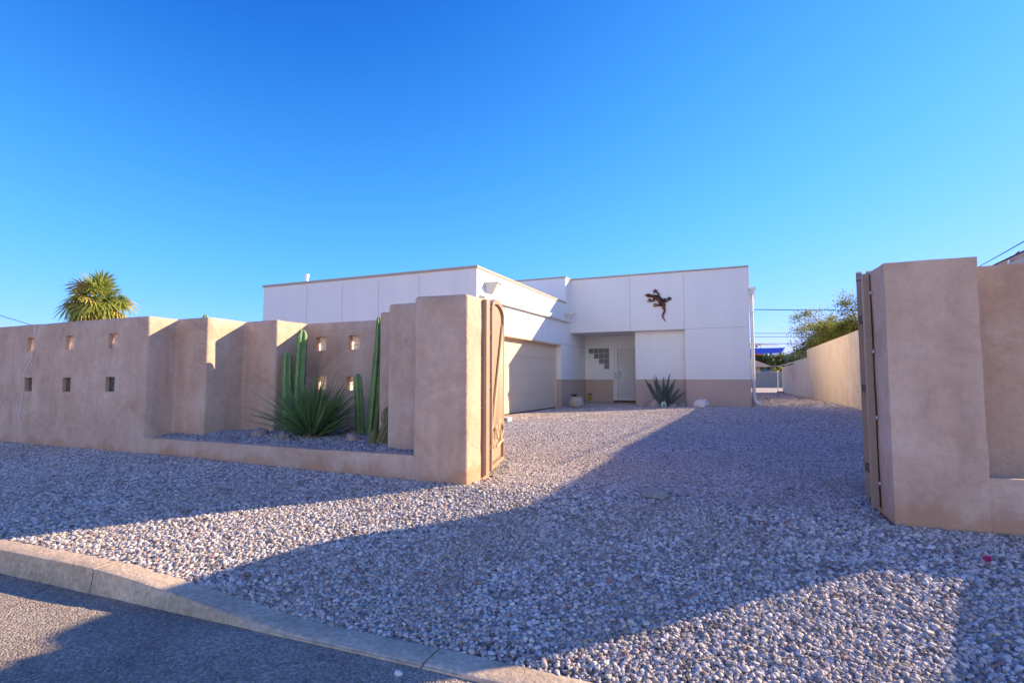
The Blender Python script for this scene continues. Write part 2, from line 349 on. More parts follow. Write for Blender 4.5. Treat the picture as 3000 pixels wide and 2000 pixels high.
def link_mesh(name, me, mats, parent=None, smooth=None):
    o = bpy.data.objects.new(name, me); col.objects.link(o)
    for m in (mats if isinstance(mats, (list, tuple)) else [mats]): me.materials.append(M[m] if isinstance(m, str) else m)
    if smooth is not None:
        me.shade_smooth()
        if smooth < 179: 
            try: me.set_sharp_from_angle(angle=R(smooth))
            except Exception: pass
    if parent:
        o.parent = parent; o.matrix_parent_inverse = Matrix.Translation(-parent.location)
    return o
def tag(o, label=None, cat=None, group=None, kind=None):
    if label: o['label'] = label
    if cat: o['category'] = cat
    if group: o['group'] = group
    if kind: o['kind'] = kind
    return o
def thing(name, label, cat, loc, group=None):
    o = bpy.data.objects.new(name, None); o.empty_display_size = 0.2; col.objects.link(o); o.location = loc
    return tag(o, label, cat, group)

def stucco_solid(poly, z0, z1, holes=(), bev=0.035, step=0.14, amp=0.006, lean=0.0):
    b = MB(); b.prism(poly, z0, z1)
    bm = b.bm
    if holes:
        me = bpy.data.meshes.new('tmp'); bm.to_mesh(me); bm.free()
        o = bpy.data.objects.new('tmp', me); col.objects.link(o)
        c = MB()
        for h in holes: c.box(*h)
        cm = bpy.data.meshes.new('tmpc'); c.bm.to_mesh(cm); c.bm.free()
        co = bpy.data.objects.new('tmpc', cm); col.objects.link(co)
        md = o.modifiers.new('b', 'BOOLEAN'); md.operation = 'DIFFERENCE'; md.object = co; md.solver = 'EXACT'
        dg = bpy.context.evaluated_depsgraph_get(); dg.update()
        ev = o.evaluated_get(dg); bm = bmesh.new(); bm.from_mesh(ev.to_mesh())
        bpy.data.objects.remove(o); bpy.data.objects.remove(co)
    es = [e for e in bm.edges if len(e.link_faces) == 2 and e.calc_face_angle(0) > R(30) and e.calc_length() > 0.3 and (e.verts[0].co.z > z0+.05 or e.verts[1].co.z > z0+.05)]
    bmesh.ops.bevel(bm, geom=es, offset=bev, segments=3, profile=0.5, affect='EDGES', clamp_overlap=True)
    lo = [min(v.co[i] for v in bm.verts) for i in range(3)]; hi = [max(v.co[i] for v in bm.verts) for i in range(3)]
    for ax in range(3):
        k = lo[ax]+step
        while k < hi[ax]:
            no = [0,0,0]; no[ax] = 1; pc = [0,0,0]; pc[ax] = k
            bmesh.ops.bisect_plane(bm, geom=bm.verts[:]+bm.edges[:]+bm.faces[:], dist=1e-5, plane_co=pc, plane_no=no)
            k += step
    bm.normal_update()
    off = []
    for v in bm.verts:
        p = v.co
        n = noise.noise_vector(p*2.1)*amp*1.2+noise.noise_vector(p*6.3)*amp*0.55
        off.append(n)
    for v, n in zip(bm.verts, off): v.co += n
    b.bm = bm
    return b

# ================================================================== SETTING
def lines(lo, hi, fine_lo, fine_hi, st):
    a = list(np.arange(fine_lo, fine_hi+1e-6, st)); out = a[:]
    k = fine_hi; s = st
    while k < hi: s *= 1.6; k += s; out.append(min(k, hi))
    k = fine_lo; s = st
    while k > lo: s *= 1.6; k -= s; out.append(max(k, lo))
    return sorted(set(round(v, 4) for v in out))
xs = lines(-9000, 9000, -12, 4, 0.25); ys = lines(-9000, 9000, 1.6, 30, 0.2)
V = []; 
for y in ys:
    for x in xs:
        z = gz(x, y)
        if y > 2.3: z -= 0.008
        V.append((x, y, z))
nx = len(xs)
F = [(j*nx+i, j*nx+i+1, (j+1)*nx+i+1, (j+1)*nx+i) for j in range(len(ys)-1) for i in range(nx-1)]
me = bpy.data.meshes.new('ground'); me.from_pydata(V, [], F); me.update()
tag(link_mesh('ground', me, 'ground', smooth=180), 'gravel covered lot and bare ground to the horizon', kind='structure')

# road
b = MB(); xr = list(np.arange(-40, 40.1, 0.5))
yr = [-9, -4, 0, 1, 1.8, 2.2]
vv = [[b.bm.verts.new((x, (gutter_y(x)+0.03 if j == len(yr)-1 else y), -0.39+0.012*min(2.3-y, 6))) for x in xr] for j, y in enumerate(yr)]
for j in range(len(yr)-1):
    for i in range(len(xr)-1): b.bm.faces.new((vv[j][i], vv[j][i+1], vv[j+1][i+1], vv[j+1][i]))
tag(b.build('road', 'asphalt', smooth=180), 'weathered asphalt road along the kerb', kind='structure')

# kerb: swept profile with a joint and a drop for the driveway
b = MB()
def kerb_profile(x):
    g = gutter_y(x); h = kerb_h(x); zt = kerb_z(x); w = 0.012*noise.noise(Vector((x*3, 0, 0)))
    zr = -0.39+0.002
    ch = max(0.0, noise.noise(Vector((x*5.3, 2, 0)))-0.18)*0.06+max(0.0, noise.noise(Vector((x*17, 7, 0)))-0.2)*0.02
    return [(g-0.012+w*0.5, zr-0.08), (g-0.012+w*0.5, zr+0.01), (g+0.010*h-0.004+w*0.2, zt-0.014-ch), (g+0.006+ch*0.9, zt-0.003-ch*0.4), (g+0.016+ch*1.2, zt), (g+0.09, zt+0.003), (g+0.175, zt), (g+0.18, zt-0.1)]
seg = []
edges = [-40, -12, -7.15, -4.12, -1.55, 1.5, 4.6, 12, 40]
for a, c in zip(edges[:-1], edges[1:]):
    n = max(3, int((c-a)/0.03)) if -8 < a < 5 else 12
    rows = [[b.bm.verts.new((x, y, z)) for y, z in kerb_profile(x)] for x in np.linspace(a+0.006, c-0.006, n)]
    for r0, r1 in zip(rows[:-1], rows[1:]):
        for k in range(len(r0)-1): b.bm.faces.new((r0[k+1], r0[k], r1[k], r1[k+1]))
    b.bm.faces.new(rows[0][::-1]); b.bm.faces.new(rows[-1])
bmesh.ops.recalc_face_normals(b.bm, faces=b.bm.faces[:])
tag(b.build('kerb', 'kerb', smooth=28), 'worn concrete kerb dropping at the driveway', kind='structure')

# alley strip behind the fence
b = MB(); b.face([(-30, 47, 0.02), (30, 47, 0.02), (30, 76, 0.02), (-30, 76, 0.02)])
tag(b.build('alley', 'sand'), 'pale dirt alley behind the rear fence', kind='structure')

# far hills
b = MB(); prev = None; N = 90
for i in range(N+1):
    az = R(-14+52*i/N); d = 5200
    t = i/N
    h = 90+230*math.exp(-((math.degrees(az)-6.5)/5.5)**2)+150*math.exp(-((math.degrees(az)-19)/9)**2)
    h *= 1+0.13*noise.noise(Vector((i*0.35, 0, 0)))+0.06*noise.noise(Vector((i*1.1, 5, 0)))
    c = [(math.sin(az)*(d+o), math.cos(az)*(d+o), z) for o, z in ((0, -20), (350, h*0.45), (800, h), (2200, -20))]
    row = [b.bm.verts.new(p) for p in c]
    if prev:
        for k in range(3): b.bm.faces.new((prev[k], row[k], row[k+1], prev[k+1]))
    prev = row
tag(b.build('hills', 'hill', smooth=180), 'low blue hills on the horizon', kind='structure')

# ------------------------------------------------------------------ gravel (geometry nodes, stones as instances)
def stone_group(name, material, nvar, jag):
    ng = bpy.data.node_groups.new(name, 'GeometryNodeTree')
    ng.interface.new_socket('Geometry', in_out='INPUT', socket_type='NodeSocketGeometry')
    ng.interface.new_socket('Geometry', in_out='OUTPUT', socket_type='NodeSocketGeometry')
    N = ng.nodes.new; L = ng.links.new
    gi = N('NodeGroupInput'); go = N('NodeGroupOutput')
    g2i = N('GeometryNodeGeometryToInstance')
    for k in range(nvar):
        ico = N('GeometryNodeMeshIcoSphere'); ico.inputs['Radius'].default_value = 0.5; ico.inputs['Subdivisions'].default_value = 3 if jag else 2
        pos = N('GeometryNodeInputPosition')
        ad = N('ShaderNodeVectorMath'); ad.operation = 'ADD'; ad.inputs[1].default_value = (k*5.3+1, k*2.9, k*7.7); L(pos.outputs[0], ad.inputs[0])
        nz = N('ShaderNodeTexNoise'); nz.inputs['Scale'].default_value = 1.7; nz.inputs['Detail'].default_value = 2.5; L(ad.outputs[0], nz.inputs['Vector'])
        sb = N('ShaderNodeVectorMath'); sb.operation = 'SUBTRACT'; sb.inputs[1].default_value = (0.5, 0.5, 0.5); L(nz.outputs['Color'], sb.inputs[0])
        ml = N('ShaderNodeVectorMath'); ml.operation = 'SCALE'; ml.inputs['Scale'].default_value = 0.95; L(sb.outputs[0], ml.inputs[0])
        sp = N('GeometryNodeSetPosition'); L(ico.outputs[0], sp.inputs[0]); L(ml.outputs[0], sp.inputs['Offset'])
        sm = N('GeometryNodeSetMaterial'); sm.inputs['Material'].default_value = material; L(sp.outputs[0], sm.inputs[0])
        ss = N('GeometryNodeSetShadeSmooth'); ss.inputs['Shade Smooth'].default_value = bool(k % 2); L(sm.outputs[0], ss.inputs[0])
        L(ss.outputs[0], g2i.inputs[0])
    def attr(n, t):
        a = N('GeometryNodeInputNamedAttribute'); a.data_type = t; a.inputs['Name'].default_value = n; return a.outputs[0]
    m2p = N('GeometryNodeMeshToPoints'); L(gi.outputs[0], m2p.inputs[0])
    iop = N('GeometryNodeInstanceOnPoints'); L(m2p.outputs[0], iop.inputs['Points']); L(g2i.outputs[0], iop.inputs['Instance'])
    iop.inputs['Pick Instance'].default_value = True
    L(attr('variant', 'INT'), iop.inputs['Instance Index'])
    e2r = N('FunctionNodeEulerToRotation'); L(attr('turn', 'FLOAT_VECTOR'), e2r.inputs[0]); L(e2r.outputs[0], iop.inputs['Rotation'])
    L(attr('size', 'FLOAT_VECTOR'), iop.inputs['Scale'])
    L(iop.outputs[0], go.inputs[0])
    return ng

def gravel_object(name, P, size, material, label, nvar=10, jag=False):
    n = len(P); me = bpy.data.meshes.new(name); me.vertices.add(n)
    me.vertices.foreach_set('co', np.asarray(P, dtype=np.float32).ravel())
    a = me.attributes.new('variant', 'INT', 'POINT'); a.data.foreach_set('value', rng.integers(0, nvar, n).astype(np.int32))
    a = me.attributes.new('turn', 'FLOAT_VECTOR', 'POINT')
    t = np.stack([rng.normal(0, 0.32, n), rng.normal(0, 0.32, n), rng.uniform(0, 6.283, n)], 1); a.data.foreach_set('vector', t.astype(np.float32).ravel())
    a = me.attributes.new('size', 'FLOAT_VECTOR', 'POINT')
    s = np.asarray(size)[:, None]*np.stack([rng.uniform(0.85, 1.35, n), rng.uniform(0.75, 1.1, n), rng.uniform(0.5, 0.85, n)], 1)
    a.data.foreach_set('vector', s.astype(np.float32).ravel())
    o = bpy.data.objects.new(name, me); col.objects.link(o)
    md = o.modifiers.new('stones', 'NODES'); md.node_group = stone_group(name+' stones', material, nvar, jag)
    return tag(o, label, kind='stuff')

fwd = np.array([-math.sin(YAW), math.cos(YAW)]); rgt = np.array([math.cos(YAW), math.sin(YAW)])
def in_view(X, Y, m=0.12):
    d = X*fwd[0]+Y*fwd[1]; l = X*rgt[0]+Y*rgt[1]
    return (d > 0.5) & (np.abs(l/d) < 0.941+m)
def scatter(x0, x1, y0, y1, st, jit=0.42):
    X, Y = np.meshgrid(np.arange(x0, x1, st), np.arange(y0, y1, st*0.9))
    X = X+((np.arange(X.shape[0]) % 2)*st*0.5)[:, None]
    X = X.ravel()+rng.uniform(-jit, jit, X.size)*st; Y = Y.ravel()+rng.uniform(-jit, jit, Y.size)*st
    return X, Y
gzv = np.vectorize(gz); gyv = np.vectorize(gutter_y)
PX = []; PS = []
def lay(x0, x1, y0, y1, st, s0, s1, lift=0.0, keep=1.0):
    X, Y = scatter(x0, x1, y0, y1, st)
    ok = in_view(X, Y) & (Y > gyv(X)+0.175)
    # keep off walls, planters, house, porch
    ok &= ~((X < -2.58) & (Y > 4.82) & (Y < 5.4)) & ~((X < -3.1) & (Y > 4.8) & (Y < 6.9))
    ok &= ~((X > 0.89) & (X < 1.5) & (Y > 4.74) & (Y < 5.38)) & ~((X > 1.45) & (Y > 4.74) & (Y < 6.2))
    ok &= ~((X < -6.5) & (Y > 12.5)) & ~((X < 0.02) & (Y > 20.62)) & ~((X < -4.2) & (Y > 20.9))
    # seen past the left pillar only
    ok &= ~((Y > 5.2) & ((X*rgt[0]+Y*rgt[1])/(X*fwd[0]+Y*fwd[1]) < -0.16))
    wallx = 3.25-0.0105*np.maximum(Y-6, 0)-0.018*np.maximum(Y-20, 0)
    ok &= X < wallx-0.02
    if keep < 1: ok &= rng.uniform(0, 1, X.size) < keep
    X = X[ok]; Y = Y[ok]; n = len(X)
    bare = np.array([noise.noise(Vector((x*1.7, y*1.7, 3.0))) for x, y in zip(X, Y)]) if n < 20000 else np.zeros(n)
    sz = rng.uniform(s0, s1, n)*(1+0.18*bare)
    sz = np.where(rng.uniform(0, 1, n) < 0.04, sz*1.35, sz)
    trk = np.exp(-((X+0.35+0.05*np.sin(Y))/0.22)**2)+np.exp(-((X+1.95+0.05*np.sin(Y*1.3))/0.22)**2)
    sz = sz*(1-0.10*np.clip(trk, 0, 1))
    edge = (Y-gyv(X)-0.175)
    k = ~((edge < 0.14) & (X > -1.9) & (X < -0.55) & (rng.uniform(0, 1, n) < 0.55-edge*2))     # thin, dusty strip by the dropped kerb
    X, Y, sz = X[k], Y[k], sz[k]; n = len(X)
    Z = gzv(X, Y)+sz*rng.uniform(0.02, 0.17, n)+lift
    PX.append(np.stack([X, Y, Z], 1)); PS.append(sz)
lay(-7.5, 3.2, 2.3, 5.2, 0.0168, 0.018, 0.028)
lay(-7.5, 3.2, 2.3, 5.2, 0.036, 0.019, 0.034, 0.007)
lay(-7.5, 3.2, 5.2, 8.0, 0.0195, 0.020, 0.031)
lay(-14, -7.5, 2.3, 4.85, 0.022, 0.022, 0.033)
lay(-7.5, 3.4, 8.0, 13, 0.024, 0.025, 0.037)
lay(-7.5, 3.4, 13, 21.0, 0.035, 0.035, 0.048)
lay(0, 3.3, 20.5, 46.5, 0.075, 0.06, 0.10)
P = np.concatenate(PX); S = np.concatenate(PS)
print('gravel stones', len(P))
gravel_object('gravel', P, S, M['gravel'], 'pale crushed gravel covering the driveway and verge')
# planter beds (soil + stones)
def bed(name, x0, x1, y0, y1, zf, label, excl=lambda x, y: False):
    X, Y = scatter(x0, x1, y0, y1, 0.028); ok = np.array([not excl(x, y) for x, y in zip(X, Y)]); X, Y = X[ok], Y[ok]
    sz = rng.uniform(0.028, 0.046, len(X)); Z = np.array([zf(x, y) for x, y in zip(X, Y)])+sz*rng.uniform(-0.05, 0.3, len(X))
    return gravel_object(name, np.stack([X, Y, Z], 1), sz, M['gravel_grey'], label)
def bed_z(x, y): return 0.245+0.05*smooth((y-4.9)/0.6)+0.02*noise.noise(Vector((x*2, y*2, 0)))
bed('planter_gravel', -7.6, -3.2, 4.93, 6.5, bed_z, 'grey gravel filling the planter with the tall cacti')
bed('planter_gravel', 1.45, 3.2, 4.88, 5.8, lambda x, y: 0.31, 'grey gravel in the planter right of the gate pillar')
b = MB(); b.box(-7.62, -3.15, 4.9, 6.5, -0.1, 0.235); tag(b.build('soil', 'ground'), 'soil under the planter gravel', kind='structure')
b = MB(); b.box(1.4, 3.25, 4.88, 5.85, -0.1, 0.29); tag(b.build('soil', 'ground'), 'soil under the right planter gravel', kind='structure')

# ================================================================== LEFT FRONT WALL
lw = thing('stucco_wall', 'tan stucco street wall left of the gate, stepping in zigzags with glass blocks', 'wall', (-6, 4.9, 0))
TOP = 1.92
poly = [(-15,4.8),(-7.56,4.8),(-7.56,5.22),(-6.94,5.22),(-6.94,5.85),(-6.31,5.85),(-6.31,6.45),(-4.4,6.45),(-4.4,5.75),(-3.82,5.75),(-3.82,5.15),
        (-3.23,5.15),(-3.23,4.8),(-2.6,4.8),(-2.6,5.35),(-3.60,5.35),(-3.60,5.95),(-4.18,5.95),(-4.18,6.67),(-6.53,6.67),(-6.53,6.07),(-7.16,6.07),(-7.16,5.44),(-7.78,5.44),(-7.78,5.02),(-15,5.02)]
H = 0.105
lc = [(-10.4, 1.6), (-9.36, 1.6), (-8.31, 1.6), (-10.41, 0.97), (-9.39, 0.97), (-8.34, 0.98)]
bc = [(-6.03, 1.595), (-5.395, 1.6), (-6.01, 0.995), (-5.41, 0.99)]
holes = [(x-H, x+H, 4.6, 5.2, z-H, z+H) for x, z in lc]+[(x-H, x+H, 6.2, 6.9, z-H, z+H) for x, z in bc]
stucco_solid(poly, -0.35, TOP, holes).build('wall', 'stucco', lw, smooth=50)
stucco_solid([(-7.7,4.812),(-3.1,4.812),(-3.1,4.95),(-7.7,4.95)], -0.3, 0.262, bev=0.03).build('planter_edge', 'stucco', lw, smooth=50)
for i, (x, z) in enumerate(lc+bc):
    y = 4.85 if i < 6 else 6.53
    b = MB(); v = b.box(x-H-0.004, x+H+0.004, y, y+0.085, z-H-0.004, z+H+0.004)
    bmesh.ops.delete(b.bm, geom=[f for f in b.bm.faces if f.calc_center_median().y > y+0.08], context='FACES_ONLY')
    o = b.build('glass_block', 'glass_shade' if 3 <= i < 6 else 'glass_lit', lw, bevel=0.008)
# filled crack
b = MB()
def crack(pts, w):
    for (x0, z0), (x1, z1) in zip(pts[:-1], pts[1:]):
        n = max(2, int(math.hypot(x1-x0, z1-z0)/0.03)); prev = None
        for i in range(n+1):
            t = i/n; x = x0+(x1-x0)*t+0.006*noise.noise(Vector((z0*9+t*7, 1, 0))); z = z0+(z1-z0)*t
            ww = w*(0.75+0.5*abs(noise.noise(Vector((x*17, z*17, 4)))))
            cur = [(x-ww, 4.789, z), (x+ww, 4.789, z), (x+ww, 4.806, z), (x-ww, 4.806, z)]
            if prev:
                b.face([prev[0], prev[1], cur[1], cur[0]]); b.face([prev[1], prev[2], cur[2], cur[1]]); b.face([prev[3], prev[0], cur[0], cur[3]])
            prev = cur
crack([(-10.29,1.9),(-10.29,1.71)], 0.016); crack([(-10.32,1.49),(-10.35,1.38),(-10.36,1.33),(-10.46,1.24),(-10.52,1.16),(-10.535,1.08)], 0.017)
crack([(-10.36,1.34),(-10.32,1.25)], 0.012); crack([(-10.55,0.86),(-10.57,0.62),(-10.6,0.4)], 0.016)
b.build('crack_filler', 'patch', lw)

# ================================================================== RIGHT FRONT WALL
rw = thing('stucco_wall', 'tan stucco gate pillar and wall right of the driveway with a planter ledge', 'wall', (1.2, 5.0, 0))
stucco_solid([(0.92,4.75),(1.47,4.75),(1.47,5.18),(2.08,5.18),(2.08,5.75),(2.62,5.75),(2.62,5.97),(1.86,5.97),(1.86,5.4),(1.3,5.4),(0.9,5.36)], -0.3, 1.91, bev=0.05, amp=0.007).build('wall', 'stucco', rw, smooth=50)
stucco_solid([(1.35,4.764),(3.19,4.764),(3.19,4.9),(1.35,4.9)], -0.3, 0.375, bev=0.03).build('planter_edge', 'stucco', rw, smooth=50)
stucco_solid([(2.63,5.78),(3.2,5.78),(3.2,4.72),(3.38,4.72),(3.38,5.96),(2.63,5.96)], -0.3, 1.0, bev=0.03).build('low_wall', 'stucco', rw, smooth=50)

# ================================================================== BOUNDARY WALL
bw = thing('boundary_wall', 'long beige side wall stepping down along the right of the driveway', 'wall', (3.2, 20, 0))
def wx(y): return 3.25-0.0065*max(y-6, 0)-0.0273*max(y-20, 0)
def wall_section(y0, y1, top, t=0.2):
    p = [(wx(y0), y0)]+[(wx(y), y) for y in (20,) if y0 < y < y1]+[(wx(y1), y1)]
    q = [(x+t, y) for x, y in p][::-1]
    return stucco_solid(p[::-1]+q[::-1], -0.4, top, bev=0.02, step=0.5, amp=0.006)
wall_section(6.75, 32.55, 2.61).build('wall', 'stucco_far', bw, smooth=50)
wall_section(32.553, 39.4, 2.2).build('wall', 'stucco_far', bw, smooth=50)
wall_section(39.403, 47.5, 2.02).build('wall', 'stucco_far', bw, smooth=50)

# ================================================================== GATES (folded two-leaf)
def gate(name, label, post, hinge, direc, side, Wd, z1):
    g = thing(name, label, 'gate', (post[0], post[1], 0))
    px, py = post
    b = MB(); b.box(px-0.022, px+0.022, py-0.038, py+0.038, 0.05, 1.90); b.build('post', 'tanmetal', g, bevel=0.005)
    for z in (0.24, 0.75, 1.27, 1.74):
        b = MB(); b.tube([(px-side*0.03, py-0.045, z), (px-side*0.03, py-0.062, z)], 0.016, 8); b.ball((px-side*0.03, py-0.062, z), 0.013, 2); b.build('bolt', 'steel', g, smooth=40)
    d = Vector((direc[0], direc[1], 0)).normalized(); nrm = Vector((d.y, -d.x, 0))*side    # towards the driveway
    h = Vector((hinge[0], hinge[1], 0)); z0 = 0.075
    for leaf in range(2):
        o = h-nrm*0.075*leaf
        def at(u, z, n=0.0): return tuple(o+d*u+nrm*n+Vector((0,0,z)))
        b = MB(); r = 0.022
        # frame with rounded top corners
        for a, c in (((r, z0), (r, z1-0.02)), ((Wd-r, z0), (Wd-r, z1-0.02)), ((r*2, z0+0.03), (Wd-2*r, z0+0.03))):
            b.bar(at(*a), at(*c), 0.042, 0.042, up=tuple(d))
        arc = []
        for k in range(15):
            t = math.pi*k/14; arc.append((Wd/2-(Wd/2-r)*math.cos(t), z1-0.02+0.13*math.sin(t)))
        for a, c in zip(arc[:-1], arc[1:]): b.bar(at(*a), at(*c), 0.05, 0.044, up=tuple(nrm))
        b.build('frame', 'tanmetal', g)
        b = MB()
        hi = [at(0.03, z0+0.06, -0.012), at(Wd-0.03, z0+0.06, -0.012), at(Wd-0.03, z1-0.03, -0.012)]+[at(u, z-0.01, -0.012) for u, z in arc[::-1][1:-1]]+[at(0.03, z1-0.03, -0.012)]
        lo = [tuple(Vector(p)-nrm*0.006) for p in hi]
        b.face(hi); b.face(lo[::-1])
        b.build('sheet', 'tanmetal', g)
        b = MB(); cu, cz = (Wd-0.07, z1-0.12) if leaf == 0 else (0.07, z1-0.12)
        for k in range(13):
            t = k/12
            eu, ez = 0.05+(Wd-0.11)*t, z0+0.40+0.05*math.sin(t*9)
            if leaf: eu = Wd-eu
            b.bar(at(cu, cz, 0.008), at(eu, ez, 0.008), 0.022, 0.018, up=tuple(nrm))
        b.build('sunray_bars', 'tanmetal_light', g)
        # wavy mountain band near the foot
        b = MB(); pts = [(0.04, z0+0.12), (0.1, z0+0.34), (0.2, z0+0.22), (0.3, z0+0.48), (0.42, z0+0.3), (0.55, z0+0.52), (0.66, z0+0.26), (Wd-0.04, z0+0.36)]
        for a, c in zip(pts[:-1], pts[1:]): b.bar(at(*a, 0.012), at(*c, 0.012), 0.024, 0.018, up=tuple(nrm))
        b.bar(at(0.36, z0+0.22, 0.012), at(Wd-0.05, z0+0.25, 0.012), 0.024, 0.018, up=tuple(nrm))
        b.build('mountain_bars', 'tanmetal_light', g)
    for z in (1.55, 0.98, 0.33):
        b = MB(); m = (Vector((px, py, z))+h+Vector((0, 0, z)))/2; m.z = z
        b.bar((px, py, z), tuple(h+Vector((0,0,z))), 0.03, 0.06); b.build('hinge', 'rust', g)
    # narrow fixed strip of perforated track beside the post
    b = MB()
    for k in range(24):
        z = 0.12+k*0.074
        b.box(px-0.012*side-0.004, px-0.012*side+0.004, py+0.05, py+0.062, z, z+0.05)
    b.build('track', 'tanmetal_light', g)
    return g
gate('driveway_gate', 'tan steel sunray gate folded back behind the left pillar', (-2.575, 5.19), (-2.575, 5.285), (-0.22, 0.79), 1, 0.85, 1.83)
gate('driveway_gate', 'tan steel gate seen edge on beside the right pillar', (0.872, 5.16), (0.862, 5.36), (0.145, 0.9), -1, 1.4, 1.90)

# ================================================================== HOUSE
hs = thing('house', 'white flat roofed modern house with taupe base and beige garage', 'house', (-6.5, 16, 0))
GX, FY, RT, GT, WZ = -6.5, 20.63, 4.985, 3.965, 1.05
b = MB()   # mats: 0 white 1 taupe
def wbox(x0, x1, y0, y1, z0, z1):
    if z0 < WZ < z1:
        b.box(x0, x1, y0, y1, z0, WZ, 1); b.box(x0, x1, y0, y1, WZ, z1, 0)
    else: b.box(x0, x1, y0, y1, z0, z1, 1 if z1 <= WZ else 0)
D0, D1, DH, RV = 13.75, 19.43, 2.37, 0.26
wbox(-14.12, GX, 12.53, 12.78, -0.3, GT)
wbox(GX-RV, GX, 12.78, D0, -0.3, GT)
b.box(GX-RV, GX, D0, D1, DH, GT, 0)
wbox(GX-RV, GX, D1, 22.7, -0.3, GT)
wbox(-14.12, -13.87, 12.78, 21, -0.3, GT)
b.box(-13.87, GX-RV, 12.78, 19.7, 3.6, 3.72, 0)
# taller block behind
b.box(-14.12, GX, 20.0, 20.25, GT, RT, 0); b.box(GX-RV, GX, 20.25, 22, GT, RT, 0)
b.box(-14.12, -13.87, 20.25, 32, 0, RT, 0); b.box(-13.87, -0.25, 20.9, 31.7, 4.6, 4.7, 0)
# entry wing
b.box(GX, 0, FY, FY+0.25, 2.88, RT, 0)
wbox(-2.16, 0, FY, FY+0.25, -0.3, 2.88)
wbox(-4.03, -2.16, 20.95, 21.2, -0.3, 2.88)
wbox(-4.03, -3.8, 21.2, 22.7, -0.3, 2.88)
wbox(GX-RV, -3.8, 22.7, 22.95, -0.3, 2.88)
b.box(GX, -2.16, FY+0.25, 22.95, 2.883, 3.0, 0)
wbox(-0.25, 0, FY+0.25, 32, -0.3, RT)
b.box(-14.12, 0, 31.75, 32, -0.3, RT-0.004, 0)
b.build('wall', ['white', 'taupe'], hs)
# panel joints: narrow strips with the groove shade put into their grey, 2 mm proud
J = [(x-0.008, x+0.008, 12.527, 12.6, WZ, GT-0.06) for x in (-12.31, -10.95, -9.64, -8.28)]
J += [(GX-0.05, GX+0.003, y-0.008, y+0.008, DH+0.08, GT-0.06) for y in (13.12, 15.29, 17.4)]
J += [(GX-0.05, GX+0.003, D1, 22.69, 2.37, 2.388)]
J += [(x-0.008, x+0.008, FY-0.003, FY+0.05, 2.885, RT-0.07) for x in (-4.14, -2.17)]
J += [(-2.16, -0.01, FY-0.003, FY+0.05, 2.872, 2.888)]
for j in J:
    b = MB(); b.box(*j); b.build('panel_joint', 'joint', hs)
# coping
b = MB()
b.box(-14.15, GX+0.028, 12.50, 12.81, GT, GT+0.065); b.box(GX-RV-0.03, GX+0.028, 12.81, 20.0, GT, GT+0.065)
b.box(-14.15, GX+0.028, 19.97, 20.28, RT, RT+0.055); b.box(GX-RV-0.03, GX+0.028, 20.28, FY-0.03, RT, RT+0.055)
b.box(GX-0.26, 0.028, FY-0.03, FY+0.28, RT, RT+0.057); b.box(-0.28, 0.028, FY+0.28, 32.03, RT, RT+0.057)
b.build('coping', 'cap', hs, bevel=0.008)
# garage door
gd = thing('x', 'x', 'x', (0, 0, 0)); bpy.data.objects.remove(gd)
b = MB(); gx = GX-RV+0.02
zz = [0.02, 0.60, 1.19, 1.78, DH]
for k in range(4): b.box(gx-0.05, gx, D0+0.06, D1-0.05, zz[k]+0.004, zz[k+1]-0.004, 0)
b.box(gx-0.07, gx-0.012, D0+0.06, D1-0.05, 0.0, DH, 1)
gdo = b.build('garage_door', ['garage', 'garage_gap'], hs)
b = MB(); b.box(gx-0.04, gx+0.012, D0+0.06, D1-0.05, -0.02, 0.02); b.build('bottom_seal', 'dark', gdo)
b = MB()
b.box(gx-0.05, GX-0.02, D0+0.003, D0+0.06, -0.1, DH-0.06); b.box(gx-0.05, gx+0.05, D1-0.05, D1-0.003, -0.1, DH-0.06); b.box(gx-0.05, GX+0.012, D0+0.003, D1-0.003, DH-0.06, DH-0.003)
b.build('garage_trim', 'garage', hs)
# gutter
b = MB(); prof = [(0.003, 3.27), (0.003, 3.40), (0.02, 3.40), (0.02, 3.30), (0.10, 3.29), (0.125, 3.33), (0.125, 3.42), (0.15, 3.42), (0.15, 3.39), (0.142, 3.33), (0.115, 3.27), (0.06, 3.262)]
ya, yb2 = 12.75, 20.3
A = [b.bm.verts.new((GX+p[0], ya, p[1]-0.10)) for p in prof]; Bv = [b.bm.verts.new((GX+p[0], yb2, p[1]-0.02)) for p in prof]
for i in range(len(prof)): j = (i+1) % len(prof); b.bm.faces.new((A[i], A[j], Bv[j], Bv[i]))
b.bm.faces.new(A[::-1]); b.bm.faces.new(Bv); bmesh.ops.recalc_face_normals(b.bm, faces=b.bm.faces[:])
b.build('gutter', 'whitemetal', hs)
def funnel(c, out, w0, w1, h, rim):
    # conductor head: four-sided funnel with rolled rim; out = direction away from wall
    b = MB(); c = Vector(c); o = Vector(out); s = Vector((-o.y, o.x, 0))
    def ring(w, d, z): return [b.bm.verts.new(c+s*sx*w+o*dd+Vector((0,0,z))) for sx, dd in ((-1, 0.0), (-1*0.55, d), (1*0.55, d), (1, 0.0))]
    rs = [ring(w1, w1*1.1, 0), ring(w1, w1*1.1, 0.03), ring(w0, w0*1.25, h-rim), ring(w0+0.015, w0*1.25+0.02, h-rim), ring(w0+0.015, w0*1.25+0.02, h), ring(w0-0.02, w0*1.25-0.02, h), ring(w1, w1, 0.06)]
    for r0, r1 in zip(rs[:-1], rs[1:]):
        for k in range(4): b.bm.faces.new((r0[k], r0[(k+1)%4], r1[(k+1)%4], r1[k]))
    b.bm.faces.new(rs[0][::-1]); b.bm.faces.new(rs[-1]); bmesh.ops.recalc_face_normals(b.bm, faces=b.bm.faces[:])
    return b
